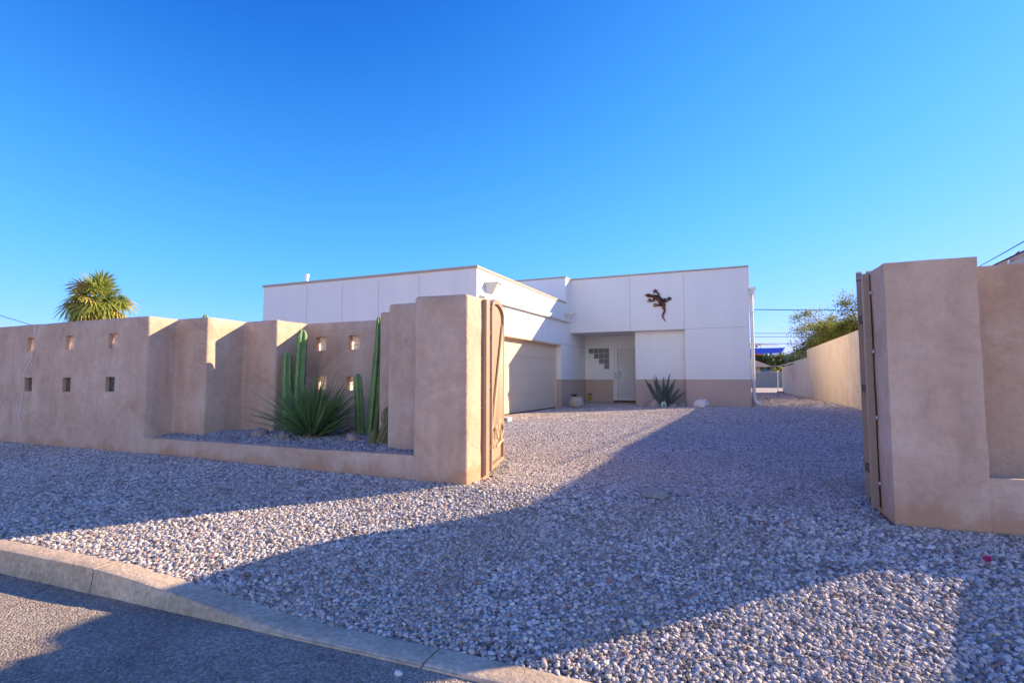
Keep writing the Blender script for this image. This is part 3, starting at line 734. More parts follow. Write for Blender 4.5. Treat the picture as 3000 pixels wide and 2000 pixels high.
funnel((GX+0.004, 13.25, 3.33), (1, 0, 0), 0.27, 0.12, 0.34, 0.03).build('rain_scupper', 'whitemetal', hs)
funnel((GX+0.004, 20.03, 3.36), (1, 0, 0), 0.25, 0.12, 0.24, 0.03).build('rain_scupper', 'whitemetal', hs)
# right corner conductor head and downspout
b = MB(); b.box(0.003, 0.24, FY+0.08, FY+0.42, 4.2, 4.29); b.box(0.003, 0.2, FY+0.11, FY+0.39, 4.05, 4.198)
b.build('downspout_head', 'whitemetal', hs, bevel=0.006)
b = MB()
b.tube([(0.085, FY+0.2, 4.05), (0.085, FY+0.2, 0.62), (0.09, FY+0.19, 0.44), (0.13, FY+0.17, 0.3), (0.21, FY+0.13, 0.23), (0.29, FY+0.1, 0.21)], 0.058, 12)
for z in (3.4, 1.2): b.box(0.003, 0.15, FY+0.13, FY+0.27, z, z+0.03)
b.build('downspout', 'whitemetal', hs, smooth=40)
b = MB(); b.bar((0.19, FY+0.36, 4.05), (0.115, FY+0.3, 3.35), 0.05, 0.04); b.build('overflow_leg', 'whitemetal', hs)
# roof vent pipe
b = MB(); b.lathe((-14.0+0.02, 14.2, 3.7), [(0.058, 0), (0.058, 0.86), (0.08, 0.86), (0.08, 0.97), (0.03, 0.985)], 16); b.build('vent_pipe', 'whitemetal', hs, smooth=40)
# porch slab
b = MB(); b.box(GX+0.02, -4.05, 20.9, 22.7, -0.2, 0.095); b.build('porch_slab', 'concrete', hs, bevel=0.012)
# glass block window (stair shape)
win = None
bs = 0.222
cells = [(c, r) for r in range(4) for c in range(r, 4)]
b = MB()
for c, r in cells:
    x = -6.35+c*bs; z = 2.37-r*bs
    b.box(x, x+bs, 22.685, 22.72, z-bs, z)
win = b.build('glass_block_window', 'joint', hs)
for c, r in cells:
    x = -6.35+c*bs; z = 2.37-r*bs
    b = MB(); b.box(x+0.014, x+bs-0.014, 22.665, 22.70, z-bs+0.014, z-0.014); b.build('glass_block', 'glass_dark', win, bevel=0.006)
# entry door behind and security screen door in front
b = MB(); x0, x1, z0, z1 = -5.29, -4.12, 0.2, 2.48
b.box(x0+0.05, x1-0.05, 22.672, 22.698, z0-0.06, z1-0.05)
door = b.build('security_door', 'door_mesh', hs)
b = MB()
b.box(x0, x0+0.06, 22.62, 22.70, z0-0.02, z1); b.box(x1-0.06, x1, 22.62, 22.70, z0-0.02, z1); b.box(x0+0.06, x1-0.06, 22.62, 22.70, z1-0.05, z1)
b.build('door_frame', 'doorwhite', door)
b = MB()
b.box(x0+0.075, x0+0.16, 22.63, 22.67, z0, z1-0.065); b.box(x1-0.16, x1-0.075, 22.63, 22.67, z0, z1-0.065)
b.box(x0+0.16, x1-0.16, 22.63, 22.67, z1-0.14, z1-0.065); b.box(x0+0.16, x1-0.16, 22.63, 22.67, z0, z0+0.07)
b.build('door_rail', 'doorwhite', door)
b = MB(); cx, cz = x0+0.17, 1.24; 
arcp = [(cx+0.235*math.sin(math.pi*k/16), 22.655, cz+0.235*math.cos(math.pi*k/16)) for k in range(17)]
b.tube(arcp, 0.017, 6)
for k in range(21):
    a = R(8+164*k/20); dx, dz = math.sin(a), math.cos(a)
    tmax = min((x1-0.16-cx)/dx if dx > 1e-3 else 9, (z1-0.14-cz)/dz if dz > 1e-3 else 9, (cz-z0-0.07)/-dz if dz < -1e-3 else 9)
    b.bar((cx+0.24*dx, 22.66, cz+0.24*dz), (cx+tmax*dx, 22.66, cz+tmax*dz), 0.022, 0.01, up=(0, 1, 0))
b.build('sunray', 'doorwhite', door)
for z in (1.30, 1.16):
    b = MB(); b.tube([(x0+0.12, 22.63, z), (x0+0.12, 22.59, z)], 0.035, 12); b.ball((x0+0.12, 22.585, z), 0.034, 2); b.build('handle', 'silver', door, smooth=50)
b = MB(); b.box(x0+0.02, x1-0.02, 22.60, 22.71, 0.09, z0-0.03); b.build('threshold', 'rust', hs)

# ------------------------------------------------------------------ lizard sculpture on the facade
liz = thing('lizard_sculpture', 'bronze coloured metal lizard crawling up the white wall beside the entry', 'wall sculpture', (-3.0, FY-0.05, 3.8))
def LP(zx, zy, dy=0.05):     # measured on an enlarged view: 11.2 px per source px, origin 1860,830
    px = (1860+zx/11.2)*0.784; py = (830+zy/11.2)*0.784
    fx, fy = 1249.0, 1249.0
    d = Vector((-math.sin(YAW)*math.cos(PITCH), math.cos(YAW)*math.cos(PITCH), math.sin(PITCH)))
    r = Vector((math.cos(YAW), math.sin(YAW), 0)); u = r.cross(d)
    v = d+r*(px-1176)/fx+u*(784-py)/fy
    p = CAM+v*((FY)/v.y); return Vector((p.x, FY-dy, p.z))
LZ = {k: tuple(round(c, 3) for c in LP(*k)) for k in ()}
k_ = 0.00152*0.93*4.6
def L2(zx, zy, dy=0.05):
    return (-3.57+(zx-300)*0.001068, FY-dy, 4.215-(zy-410)*0.001055-(zx-300)*0.00000)
b = MB()
def ch(pts, rad, n=10): b.tube([L2(*p) for p in pts], [r*0.00105 for r in rad], n, squash=(1, 0.7, 1))
ch([(300,405),(345,415),(420,430),(480,450),(530,460),(600,480),(680,510),(760,560),(830,640),(890,720),(920,800),(935,870),(945,930),(970,990),(950,1060),(910,1130),(895,1200),(915,1270),(960,1340),(990,1415)],
   [8,42,62,58,48,62,80,92,98,95,82,62,48,36,34,32,28,22,16,5], 14)
ch([(720,500),(790,430),(740,370),(690,320),(655,280)], [40,40,30,24,20]); ch([(620,560),(590,640),(520,640),(470,610)], [42,40,30,24])
ch([(940,640),(970,600),(1050,690),(1100,620),(1130,580)], [52,46,36,26,22]); ch([(830,720),(800,800),(720,800),(650,800),(620,800)], [55,50,34,26,24])
for c, toes in (((660,285), ((595,285),(655,240),(720,280),(615,350))), ((460,610), ((395,640),(420,570),(490,560),(455,670))), ((1130,575), ((1065,580),(1120,535),(1190,575),(1165,640))), ((625,800), ((590,825),(615,755),(675,745),(650,855)))):
    for t in toes:
        b.tube([L2(*c, 0.04), L2(*t, 0.03)], [0.018, 0.012], 6); b.ball(L2(*t, 0.03), 0.026, 2)
o = b.build('body', 'bronze', liz)
md = o.modifiers.new('r', 'REMESH'); md.mode = 'VOXEL'; md.voxel_size = 0.011; md.use_smooth_shade = True
# ================================================================== YARD OBJECTS
def gthing_mesh(name, b, mats, label, cat, smooth=40, group=None):
    return tag(b.build(name, mats, smooth=smooth), label, cat, group)

# pot by garage
pz = gz(-5.85, 19.2)
pot = thing('flower_pot', 'round weathered pale clay pot by the garage corner', 'pot', (-5.85, 19.2, pz))
b = MB(); b.lathe((-5.85, 19.2, pz), [(0.13, 0.0), (0.2, 0.03), (0.255, 0.12), (0.262, 0.2), (0.245, 0.29), (0.215, 0.345), (0.205, 0.37), (0.225, 0.4), (0.225, 0.425), (0.195, 0.425), (0.185, 0.36), (0.02, 0.36)], 28); b.build('bowl', 'pot', pot, smooth=50)
b = MB()
for k, (a, l) in enumerate(((2.6, 0.17), (3.3, 0.13), (1.9, 0.11), (0.4, 0.1))):
    d = Vector((math.cos(a), math.sin(a), 0)); p = Vector((-5.92, 19.2, pz+0.36))
    b.tube([p, p+d*l*0.4+Vector((0,0,0.12)), p+d*l*0.8+Vector((0,0,0.14)), p+d*l*1.1+Vector((0,0,0.08))], [0.02, 0.045, 0.035, 0.004], 6, squash=(1,1,0.5))
b.build('leaves', 'darkleaf', pot, smooth=50)

orn = thing('wall_ornament', 'small yellow banded ornament with leafy top on the porch wall', 'ornament', (-6.29, 22.6, 0.15))
b = MB(); b.lathe((-6.29, 22.6, 0.17), [(0.03, 0), (0.065, 0.02), (0.07, 0.05), (0.05, 0.07), (0.085, 0.09), (0.085, 0.12), (0.055, 0.14), (0.075, 0.16), (0.07, 0.21), (0.04, 0.23)], 14); b.build('body', 'yellowglaze', orn, smooth=40)
b = MB()
for k in range(7):
    a = k*0.9; d = Vector((math.cos(a), math.sin(a)*0.6, 0)); p = Vector((-6.29, 22.6, 0.39))
    b.tube([p, p+d*0.06+Vector((0,0,0.05)), p+d*0.1+Vector((0,0,0.04))], [0.012, 0.025, 0.004], 5)
b.build('leaves', 'greyleaf', orn, smooth=40)

# agave
ax, ay = -2.93, 20.2; az = gz(ax, ay)
ag = thing('agave_plant', 'spiky blue green agave against the taupe house base', 'plant', (ax, ay, az))
b = MB(); rnd = random.Random(5)
tips = [(-0.64,0.93),(-0.5,0.8),(-0.33,0.98),(-0.27,1.05),(-0.12,0.75),(0.03,1.0),(0.14,0.7),(0.27,1.1),(0.33,0.8),(0.46,0.92),(0.6,0.62),(0.82,0.5)]
for i, (tx, tz) in enumerate(tips):
    ty = rnd.uniform(-0.28, 0.2); base = Vector((ax+tx*0.14, ay+ty*0.2, az-0.02)); tip = Vector((ax+tx, ay+ty, az+tz*1.1))
    mid = base.lerp(tip, 0.45)+Vector((tx*0.02, 0, 0.06)); d = (tip-base).normalized()
    side = d.cross(Vector((0, -1, 0.15))).normalized(); nn_ = side.cross(d)
    rows = []
    for t, w in ((0, 0.038), (0.15, 0.044), (0.35, 0.058), (0.55, 0.054), (0.75, 0.038), (0.9, 0.02), (1, 0.002)):
        p = base*(1-t)**2+mid*2*t*(1-t)+tip*t*t
        rows.append([b.bm.verts.new(p+side*w), b.bm.verts.new(p-nn_*0.032*(1-t)), b.bm.verts.new(p-side*w), b.bm.verts.new(p+nn_*0.012*(1-t))])
    for r0, r1 in zip(rows[:-1], rows[1:]):
        for k in range(4): b.bm.faces.new((r0[k], r0[(k+1)%4], r1[(k+1)%4], r1[k]))
bmesh.ops.recalc_face_normals(b.bm, faces=b.bm.faces[:])
b.build('leaves', 'agave', ag, smooth=60)

def rock(label, x, y, size, m, seed, name='rock', sink=0.3, zb=None, rot=0.0, sub=3, cat='rock', group=None, smooth=35):
    z = gz(x, y) if zb is None else zb
    b = MB(); b.rock((x, y, z+size[2]*(1-sink*2)), size, seed, sub, rot=rot)
    return tag(b.build(name, m, smooth=smooth), label, cat, group)
G = 'rocks around the agave'
rock('pinkish tan rock in front of the agave, largest of its ring', -3.16, 19.75, (0.24, 0.18, 0.2), 'rock_pink', 3, group=G)
rock('brown rock at the left foot of the agave, half hidden behind the pinkish one', -3.36, 20.1, (0.2, 0.16, 0.17), 'rock_brown', 4, group=G)
rock('small grey stone left of the pinkish tan rock by the agave', -3.42, 19.72, (0.1, 0.1, 0.13), 'rock_grey', 5, group=G)
rock('flat grey stone right of the green shell by the agave', -2.5, 19.75, (0.16, 0.12, 0.1), 'rock_grey', 6, group=G)
rock('low dark stone near the house base right of the agave', -2.28, 20.3, (0.18, 0.1, 0.1), 'rock_grey', 8, group=G)
sh = thing('shell_ornament', 'white rimmed shell with pale green inside leaning at the agave foot', 'ornament', (-2.83, 19.7, 0.06))
b = MB(); b.ball((-2.83, 19.7, 0.15), 0.12, 3, scale=(0.8, 0.35, 1.05)); b.build('shell', 'rock_white', sh, smooth=60)
b = MB(); b.ball((-2.82, 19.655, 0.16), 0.075, 3, scale=(0.75, 0.25, 1.1)); b.build('inside', 'green_shell', sh, smooth=60)
b = MB(); b.ball((-2.77, 19.68, 0.29), 0.03, 2); b.build('knob', 'sail_orange', sh, smooth=60)
rock('white boulder lying before the right end of the house', -1.6, 19.75, (0.25, 0.2, 0.2), 'rock_white', 11, name='boulder', sink=0.2, rot=0.4, cat='boulder', smooth=12, sub=4)
b = MB(); b.box(0.03, 0.5, 20.25, 20.62, -0.05, 0.15); b.box(0.07, 0.46, 20.22, 20.249, -0.05, 0.05)
tag(b.build('splash_block', 'concrete', bevel=0.015), 'grey concrete splash block under the white downspout', 'splash block')
b = MB(); b.box(-5.73, -5.5, 12.3, 12.52, -0.05, 0.11); vb = tag(b.build('valve_box', 'rock_white', bevel=0.01), 'small pale valve box on the gravel near the garage door', 'valve box')
b = MB()
for k in range(3): b.box(-5.69, -5.56, 12.285, 12.305, 0.04+k*0.02, 0.052+k*0.02)
b.build('grille', 'dark', vb)
rock('smooth flat grey stone half buried in the shaded driveway gravel', -0.8, 4.98, (0.12, 0.1, 0.05), 'rock_grey', 21, sink=0.12, cat='stone', smooth=60)
rock('white pebble lying alone on the asphalt', -1.63, 2.34-0.0, (0.02, 0.018, 0.016), 'rock_white', 22, name='pebble', zb=-0.385, cat='pebble') if False else rock('white pebble lying alone on the asphalt', -1.62, 2.31, (0.022, 0.018, 0.016), 'rock_white', 22, name='pebble', zb=-0.388, cat='pebble')
pzv = gz(1.3, 4.25)
b = MB(); pp = Vector((1.27, 4.22, pzv+0.05))
rows = []
for i in range(5):
    u = -1+i*0.5; w = 0.022*math.sqrt(max(0.05, 1-u*u*0.8))
    rows.append([b.bm.verts.new(pp+Vector((u*0.022, s*w*0.9, 0.011*s+0.006*s*s+0.006*u*u))) for s in (-1, 0, 1)])
for r0, r1 in zip(rows[:-1], rows[1:]):
    for k in range(2): b.bm.faces.new((r0[k], r1[k], r1[k+1], r0[k+1]))
tag(b.build('petal', 'petal', smooth=180), 'magenta flower petal fallen on the gravel before the right pillar', 'petal')

# dry litter caught in the stones
b = MB(); rl = random.Random(9)
for i in range(130):
    x, y = (rl.gauss(0.25, 0.5), rl.gauss(2.85, 0.2)) if i < 80 else (rl.uniform(-6, 2), rl.uniform(2.7, 4.6))
    if y < gutter_y(x)+0.2: continue
    a = rl.uniform(0, 6.28); l = rl.uniform(0.02, 0.075); d = Vector((math.cos(a), math.sin(a), rl.uniform(-.15, .25)))*l
    p = Vector((x, y, gz(x, y)+0.03)); b.tube([p-d, p+Vector((0,0,.008)), p+d], [0.0012, 0.0018, 0.001], 4)
tag(b.build('dry_litter', 'blade_dry'), 'thin dry stalks scattered over the gravel near the kerb', kind='stuff')
# ------------------------------------------------------------------ planter plants
def column_cactus(label, pts, rad, ribs, name='column_cactus', mats=('cactus', 'cactus_rib'), group='column cacti in the planter', depth=0.2, turn=0.0):
    b = MB(); n = ribs*6
    pr = [1.0, 0.97, 0.80-depth*0.2, 1-depth*1.6, 0.80-depth*0.2, 0.97]
    pts = [Vector(p) for p in pts]
    # densify and round the top
    P = []; Rr = []
    for i in range(len(pts)-1):
        for k in range(8):
            t = k/8; P.append(pts[i].lerp(pts[i+1], t)); Rr.append(rad[i]*(1-t)+rad[i+1]*t)
    r = rad[-1]; d = (pts[-1]-pts[-2]).normalized()
    for k in range(8):
        a = math.pi/2*k/7; P.append(pts[-1]+d*(r*1.5*math.sin(a)-r*1.5)); Rr.append(max(0.004, r*math.cos(a)))
    P2 = []; R2 = []
    for p, q in zip(P, Rr):
        if P2 and (p-P2[-1]).dot(d) < 0.001: 
            continue
        P2.append(p); R2.append(q*(1+0.03*noise.noise(p*9)))
    b.tube(P2, R2, n, mi=lambda k: 1 if (k % 6 in (0, 5)) else 0, prof=lambda k, i: pr[k % 6])
    base = thing(name, label, 'cactus', tuple(pts[0]), group)
    b.build('stem', list(mats), base, smooth=60)
    return base
column_cactus('tallest pale green column cactus behind the spiky yucca, its tip in sun', [(-6.0,6.02,0.2),(-6.02,6.02,1.0),(-5.985,6.02,1.78)], [0.086,0.092,0.082], 5)
column_cactus('medium pale green column cactus left of the sunlit tipped one', [(-6.06,5.9,0.2),(-6.13,5.9,0.9),(-6.14,5.9,1.45)], [0.07,0.078,0.066], 5)
column_cactus('short dark green column cactus covering the lower right glass block', [(-4.86,5.98,0.2),(-4.89,5.98,0.7),(-4.93,5.98,1.13)], [0.062,0.066,0.055], 5)
column_cactus('tall leaning dark green cactus pressed against the stepped wall', [(-4.71,6.0,0.2),(-4.645,6.0,0.85),(-4.60,6.0,1.5),(-4.605,6.0,1.9)], [0.088,0.082,0.058,0.03], 5, depth=0.3)
sc_ = thing('clump_cactus', 'short olive clumping cactus with pups at the wall step', 'cactus', (-4.02, 5.35, 0.28))
def fat(nm, pts, rad):
    b = MB(); n = 40
    b.tube(pts, rad, n, mi=lambda k: 1 if k % 4 == 0 else 0, prof=lambda k, i: (1.0, 0.96, 0.88, 0.96)[k % 4]); b.build(nm, ['cactus_olive', 'cactus_olive_rib'], sc_, smooth=60)
fat('stem', [(-4.03,5.35,0.24),(-4.0,5.35,0.34),(-3.95,5.35,0.44),(-3.91,5.35,0.53),(-3.9,5.35,0.58),(-3.89,5.35,0.61)], [0.09,0.10,0.095,0.085,0.06,0.01])
fat('stem', [(-3.94,5.34,0.5),(-3.94,5.34,0.56),(-3.93,5.34,0.64),(-3.93,5.34,0.7),(-3.93,5.34,0.73)], [0.06,0.08,0.085,0.06,0.01])
fat('pup', [(-4.12,5.28,0.26),(-4.13,5.28,0.31),(-4.13,5.28,0.36),(-4.13,5.28,0.38)], [0.045,0.055,0.04,0.008])
fat('pup', [(-4.09,5.27,0.26),(-4.09,5.27,0.36),(-4.08,5.27,0.43),(-4.08,5.27,0.46)], [0.045,0.05,0.04,0.008])

yu = thing('spoon_yucca', 'large spray of narrow green blades, a desert spoon yucca in the planter', 'plant', (-5.3, 5.55, 0.28))
b = MB(); rnd = random.Random(11)
def blade(base, dirv, L, w, droop, mi=0, seg=6):
    d = dirv.normalized(); side = d.cross(Vector((0,0,1)))
    if side.length < 0.1: side = Vector((1,0,0))
    side.normalize(); side.rotate(Quaternion(d, rnd.uniform(-0.9, 0.9))); rows = []
    for i in range(seg+1):
        t = i/seg; p = base+d*L*t+Vector((0,0,-droop*L*t*t)); ww = w*(1-t**2.2)*(0.75+0.25*min(1, t*6))+0.0008
        up = side.cross(d)
        rows.append([b.bm.verts.new(p-side*ww+up*ww*0.5), b.bm.verts.new(p), b.bm.verts.new(p+side*ww+up*ww*0.5)])
    for r0, r1 in zip(rows[:-1], rows[1:]):
        for k in range(2): f = b.bm.faces.new((r0[k], r0[k+1], r1[k+1], r1[k])); f.material_index = mi
for i in range(330):
    a = rnd.uniform(0, 2*math.pi); el = R(rnd.choice([rnd.uniform(12, 45), rnd.uniform(35, 70), rnd.uniform(50, 88)]))
    d = Vector((math.cos(a)*math.cos(el), math.sin(a)*math.cos(el)*0.8, math.sin(el)))
    base = Vector((-5.3+d.x*0.10, 5.55+d.y*0.1, 0.27+rnd.uniform(0, 0.12)))
    L = rnd.uniform(0.6, 0.92)*(0.92+0.08*math.sin(el))
    if rnd.random() < 0.06: L *= 1.18
    y_end = base.y+d.y*L
    if y_end > 6.4: L *= max(0.3, (6.4-base.y)/(y_end-base.y))
    if y_end < 4.95: L *= 0.86
    blade(base, d, L, rnd.uniform(0.008, 0.0145), rnd.uniform(0.02, 0.16), 1 if rnd.random() < (0.09 if el < R(35) else 0.02) else 0)
for (tx, tz) in ((-1.12, 0.22), (-1.0, 0.5), (-1.08, 0.4), (-0.98, 0.62), (0.72, 0.66), (0.68, 0.58), (0.6, 0.28)):
    v = Vector((tx, -0.15, tz)); blade(Vector((-5.3, 5.55, 0.32)), v, v.length, 0.009, 0.03)
b.build('leaves', ['blade', 'blade_dry'], yu, smooth=60)
b = MB(); b.lathe((-5.3, 5.55, 0.2), [(0.1, 0), (0.13, 0.08), (0.1, 0.17), (0.04, 0.22)], 14); b.build('stem', 'bark', yu, smooth=60)
G = 'rocks in the cactus planter'
rock('pinkish brown wedge shaped rock left in the cactus planter', -6.1, 5.42, (0.14, 0.11, 0.09), 'rock_brown', 31, zb=0.27, group=G, sink=0.25)
rock('round dark grey stone left of the yucca in the planter', -5.52, 5.28, (0.075, 0.07, 0.075), 'rock_grey', 32, zb=0.27, group=G, sink=0.2, smooth=60)
rock('angular tan rock between the yucca and the short column cactus', -4.52, 5.42, (0.12, 0.1, 0.075), 'rock_pink', 33, zb=0.28, group=G, sink=0.2)
rock('reddish stone behind the yucca close to the wall', -5.0, 6.0, (0.13, 0.1, 0.09), 'rock_brown', 34, zb=0.28, group=G)
# cactus top peeping over the wall
column_cactus('thin cactus behind the street wall, only its round tip showing above it', [(-8.24,6.16,0.0),(-8.24,6.16,1.2),(-8.24,6.16,2.12)], [0.04,0.04,0.048], 6, group=None)

# ------------------------------------------------------------------ palm
pm = thing('fan_palm', 'bushy fan palm with yellowing fronds rising behind the left wall', 'palm tree', (-23.05, 12.66, 0))
b = MB(); b.tube([(-23.05,12.66,-0.2),(-23.0,12.66,1.5),(-23.05,12.66,3.0),(-23.05,12.66,4.1)], [0.34,0.3,0.3,0.24], 14, prof=lambda k, i: 1+0.05*((k+i) % 2)); b.build('trunk', 'bark', pm, smooth=60)
b = MB(); rnd = random.Random(3); cc = Vector((-23.0, 12.68, 4.02))
def frond(az, el, plen, flen, mi, droop):
    d = Vector((math.cos(az)*math.cos(el), math.sin(az)*math.cos(el), math.sin(el)))
    c0 = cc+Vector((rnd.uniform(-.1, .1), rnd.uniform(-.1, .1), rnd.uniform(-.25, .15)))
    hub = c0+d*plen+Vector((0, 0, -0.25*plen*plen*math.cos(el)))
    b.tube([c0, c0.lerp(hub, 0.5)+Vector((0,0,0.05)), hub], [0.025, 0.02, 0.014], 5, mi=mi)
    d2 = (d+Vector((0, 0, -0.35*math.cos(el)-droop*0.4))).normalized()
    s = d2.cross(Vector((0,0,1)))
    if s.length < .1: s = Vector((1,0,0))
    s.normalize(); s.rotate(Quaternion(d2, rnd.uniform(-.7, .7))); up = s.cross(d2)
    N = 19
    for k in range(N):
        a = R(-105+210*k/(N-1)); dd = d2*math.cos(a)+s*math.sin(a)+up*0.18*((k % 2)-0.5)
        L = flen*(0.72+0.28*math.cos(a))*rnd.uniform(0.88, 1.08); w = 0.03*flen/0.6
        t_ = s*math.cos(a)-d2*math.sin(a); rows = []
        for t in (0.06, 0.35, 0.65, 0.85, 1.0):
            p = hub+dd*L*t+Vector((0,0,-droop*L*(t**2.4)))
            ww = w*(0.5+1.2*min(t, .5))*(1 if t < .6 else (1.0-t)/.4*0.9+0.03)
            rows.append((b.bm.verts.new(p-t_*ww), b.bm.verts.new(p+t_*ww)))
        for r0, r1 in zip(rows[:-1], rows[1:]):
            f = b.bm.faces.new((r0[0], r0[1], r1[1], r1[0])); f.material_index = mi
for i in range(90):
    az = i*2.39996+rnd.uniform(-.25, .25)
    if i < 15: el, pl, fl, dr, mi = rnd.uniform(55, 88), rnd.uniform(.62, .9), rnd.uniform(.62, .8), .12, 0
    elif i < 46: el, pl, fl, dr, mi = rnd.uniform(8, 52), rnd.uniform(.6, .85), rnd.uniform(.6, .78), .4, 0 if rnd.random() < .8 else 1
    elif i < 76: el, pl, fl, dr, mi = rnd.uniform(-38, 8), rnd.uniform(.66, .98), rnd.uniform(.6, .8), .5, rnd.choice((0, 0, 0, 1, 1))
    else: el, pl, fl, dr, mi = rnd.uniform(-72, -38), rnd.uniform(.6, .9), rnd.uniform(.55, .75), .5, rnd.choice((1, 2, 2))
    frond(az, R(el), pl*0.86, fl*0.92, mi, dr)
b.build('crown', ['palm', 'palm_y', 'palm_d'], pm)

# ------------------------------------------------------------------ trees
def tree(name, label, cat, loc, trunk_h, centre, rad, n, leaf, mats, seed, group=None, limbs=9, gap=0.12):
    t = thing(name, label, cat, loc, group); rnd = random.Random(seed); loc = Vector(loc); c = Vector(centre)
    b = MB(); fork = loc+Vector((0, 0, trunk_h)); r0 = 0.05*max(rad)
    b.tube([loc-Vector((0,0,.2)), loc.lerp(fork, .5)+Vector((.08, 0, 0)), fork], [r0*1.3, r0, r0*.85], 9)
    ends = []
    for k in range(limbs):
        a = k*2.4+rnd.uniform(-.4, .4); f = rnd.uniform(0.5, 0.95)
        e = c+Vector((math.cos(a)*rad[0]*f, math.sin(a)*rad[1]*f, rad[2]*rnd.uniform(-0.5, 0.85)))
        m = fork.lerp(e, .5)+Vector((rnd.uniform(-.2, .2), rnd.uniform(-.2, .2), rnd.uniform(0, .3)*rad[2]))
        b.tube([fork, m, e], [r0*.6, r0*.35, r0*.08], 6)
        ends += [(m, .55), (e, .62), (m.lerp(e, .5), .6)]
        for q in range(3):
            e2 = m.lerp(e, rnd.uniform(.2, .9))+Vector((rnd.uniform(-1, 1)*rad[0], rnd.uniform(-1, 1)*rad[1], rnd.uniform(-.6, .8)*rad[2]))*.4
            b.tube([m.lerp(e, .3), e2], [r0*.16, r0*.04], 5); ends.append((e2, .45))
    b.build('trunk', 'bark', t, smooth=60)
    V = []; Fc = []; mi = []
    clumps = [(e+Vector((rnd.gauss(0, .12)*rad[0], rnd.gauss(0, .12)*rad[1], rnd.gauss(0, .12)*rad[2])), s*rnd.uniform(.35, .7)) for e, s in ends for _ in range(3)]
    r = np.random.default_rng(seed)
    for _ in range(n):
        p0, s = clumps[r.integers(len(clumps))]
        g = r.normal(0, .38, 3)*s; p = np.array(p0)+g*np.array(rad)*.85
        q = (p-np.array(c))/np.array(rad)
        if q@q > 1.35: continue
        if noise.noise(Vector(p*1.3/max(rad)*2.2)) < -gap: continue
        u = r.normal(size=3); u /= np.linalg.norm(u); w = np.cross(u, r.normal(size=3)); w /= np.linalg.norm(w)
        L = leaf*r.uniform(.6, 1.4); k = len(V)
        V += [p-u*L*.5, p+w*L*.28, p+u*L*.5, p-w*L*.28]; Fc.append((k, k+1, k+2, k+3)); mi.append(int(r.random() < .28))
    me = bpy.data.meshes.new('crown'); me.from_pydata([tuple(v) for v in V], [], Fc); me.polygons.foreach_set('material_index', mi); me.update()
    link_mesh('crown', me, mats, t)
    return t
tree('mesquite_tree', 'feathery mesquite tree leaning over the beige side wall', 'tree', (5.6, 34.5, 0), 1.4, (5.25, 34.4, 3.7), (3.2, 2.4, 2.0), 70000, 0.09, ['leaf', 'leaf_yellow'], 5, limbs=18, gap=0.5)
GT_ = 'trees beyond the rear block wall'
tree('leafy_tree', 'dark round tree between the far roof and the blue sail', 'tree', (5.0, 94, 0), 1.2, (5.0, 94, 3.3), (2.4, 2.4, 2.5), 7000, 0.28, ['leaf_dark', 'leaf'], 8, GT_, gap=.35)
tree('leafy_tree', 'open crowned tree just left of the far end of the side wall', 'tree', (7.3, 92, 0), 1.4, (7.3, 92, 3.4), (2.7, 2.6, 2.9), 5000, 0.26, ['leaf_dark', 'leaf_dark'], 9, GT_, gap=.2)
tree('leafy_tree', 'tree behind the brown roof seen under the shade sails', 'tree', (0.2, 100, 0), 2, (0.2, 100, 4.6), (4.4, 3, 2.6), 7000, 0.32, ['leaf_dark', 'leaf_dark'], 10, GT_, gap=.4)
tree('yellow_bush', 'yellow green bush behind the rear block wall', 'bush', (3.3, 82, 0), 0.6, (3.3, 82, 1.8), (1.2, 1.0, 1.2), 3000, 0.2, ['leaf_yellow', 'leaf'], 12, limbs=7, gap=.5)
tree('yellow_bush', 'small yellow bush below the eave of the far brown roofed house', 'bush', (0.5, 80, 0), 0.5, (0.5, 80, 1.6), (0.6, 0.6, 0.6), 1200, 0.18, ['leaf_yellow', 'leaf_dark'], 13, limbs=6, gap=.5)

# ------------------------------------------------------------------ back yard
b = MB(); b.box(-30, 30, 76.5, 76.7, -0.2, 1.98)
tag(b.build('block_wall', 'block'), 'grey concrete block wall across the back of the alley', 'wall')
b = MB()
fe = thing('wire_fence', 'low wire mesh fence with thin steel posts across the rear of the lot', 'fence', (1.9, 48.2, 0))
for x in (-4.4, -1.2, 1.95): 
    b = MB(); b.tube([(x, 48.2, -0.1), (x, 48.2, 1.66)], 0.035, 8); b.ball((x, 48.2, 1.67), 0.05, 2); b.build('post', 'steel', fe, smooth=50)
b = MB(); b.tube([(-8, 48.2, 1.62), (2.5, 48.2, 1.62)], 0.025, 8); b.build('top_rail', 'steel', fe, smooth=50)
b = MB()
for k in range(60):
    x = -2.5+k*0.12
    for sgn in (1, -1):
        xa, xb = x, x+sgn*0.8
        if max(xa, xb) < 2.5: b.bar((xa, 48.2+0.004*sgn, 0.05), (xb, 48.2+0.004*sgn, 1.6), 0.004, 0.004)
b.build('mesh', 'steel', fe)
b = MB(); b.tube([(0.2+3.0*t, 46.5-0.8*t, 2.02+0.9*(t-0.32)**2*(1 if t > .32 else 0.4)+0.02*math.sin(t*40)) for t in np.linspace(-1.2, 0.95, 60)], 0.035, 6)
tag(b.build('rope', 'rope', smooth=60), 'pale twisted rope sagging in front of the far house', 'rope')
for i, (x, y) in enumerate(((2.0, 46.7), (2.28, 46.2))):
    b = MB(); b.box(x-0.2+i*0.08, x+0.2-i*0.08, y-0.1, y+0.1, -0.05, 0.14-i*0.02); tag(b.build('brick', 'brick', bevel=0.01), ('longer' if i == 0 else 'shorter')+' red brick lying at the foot of the wire fence', 'brick')
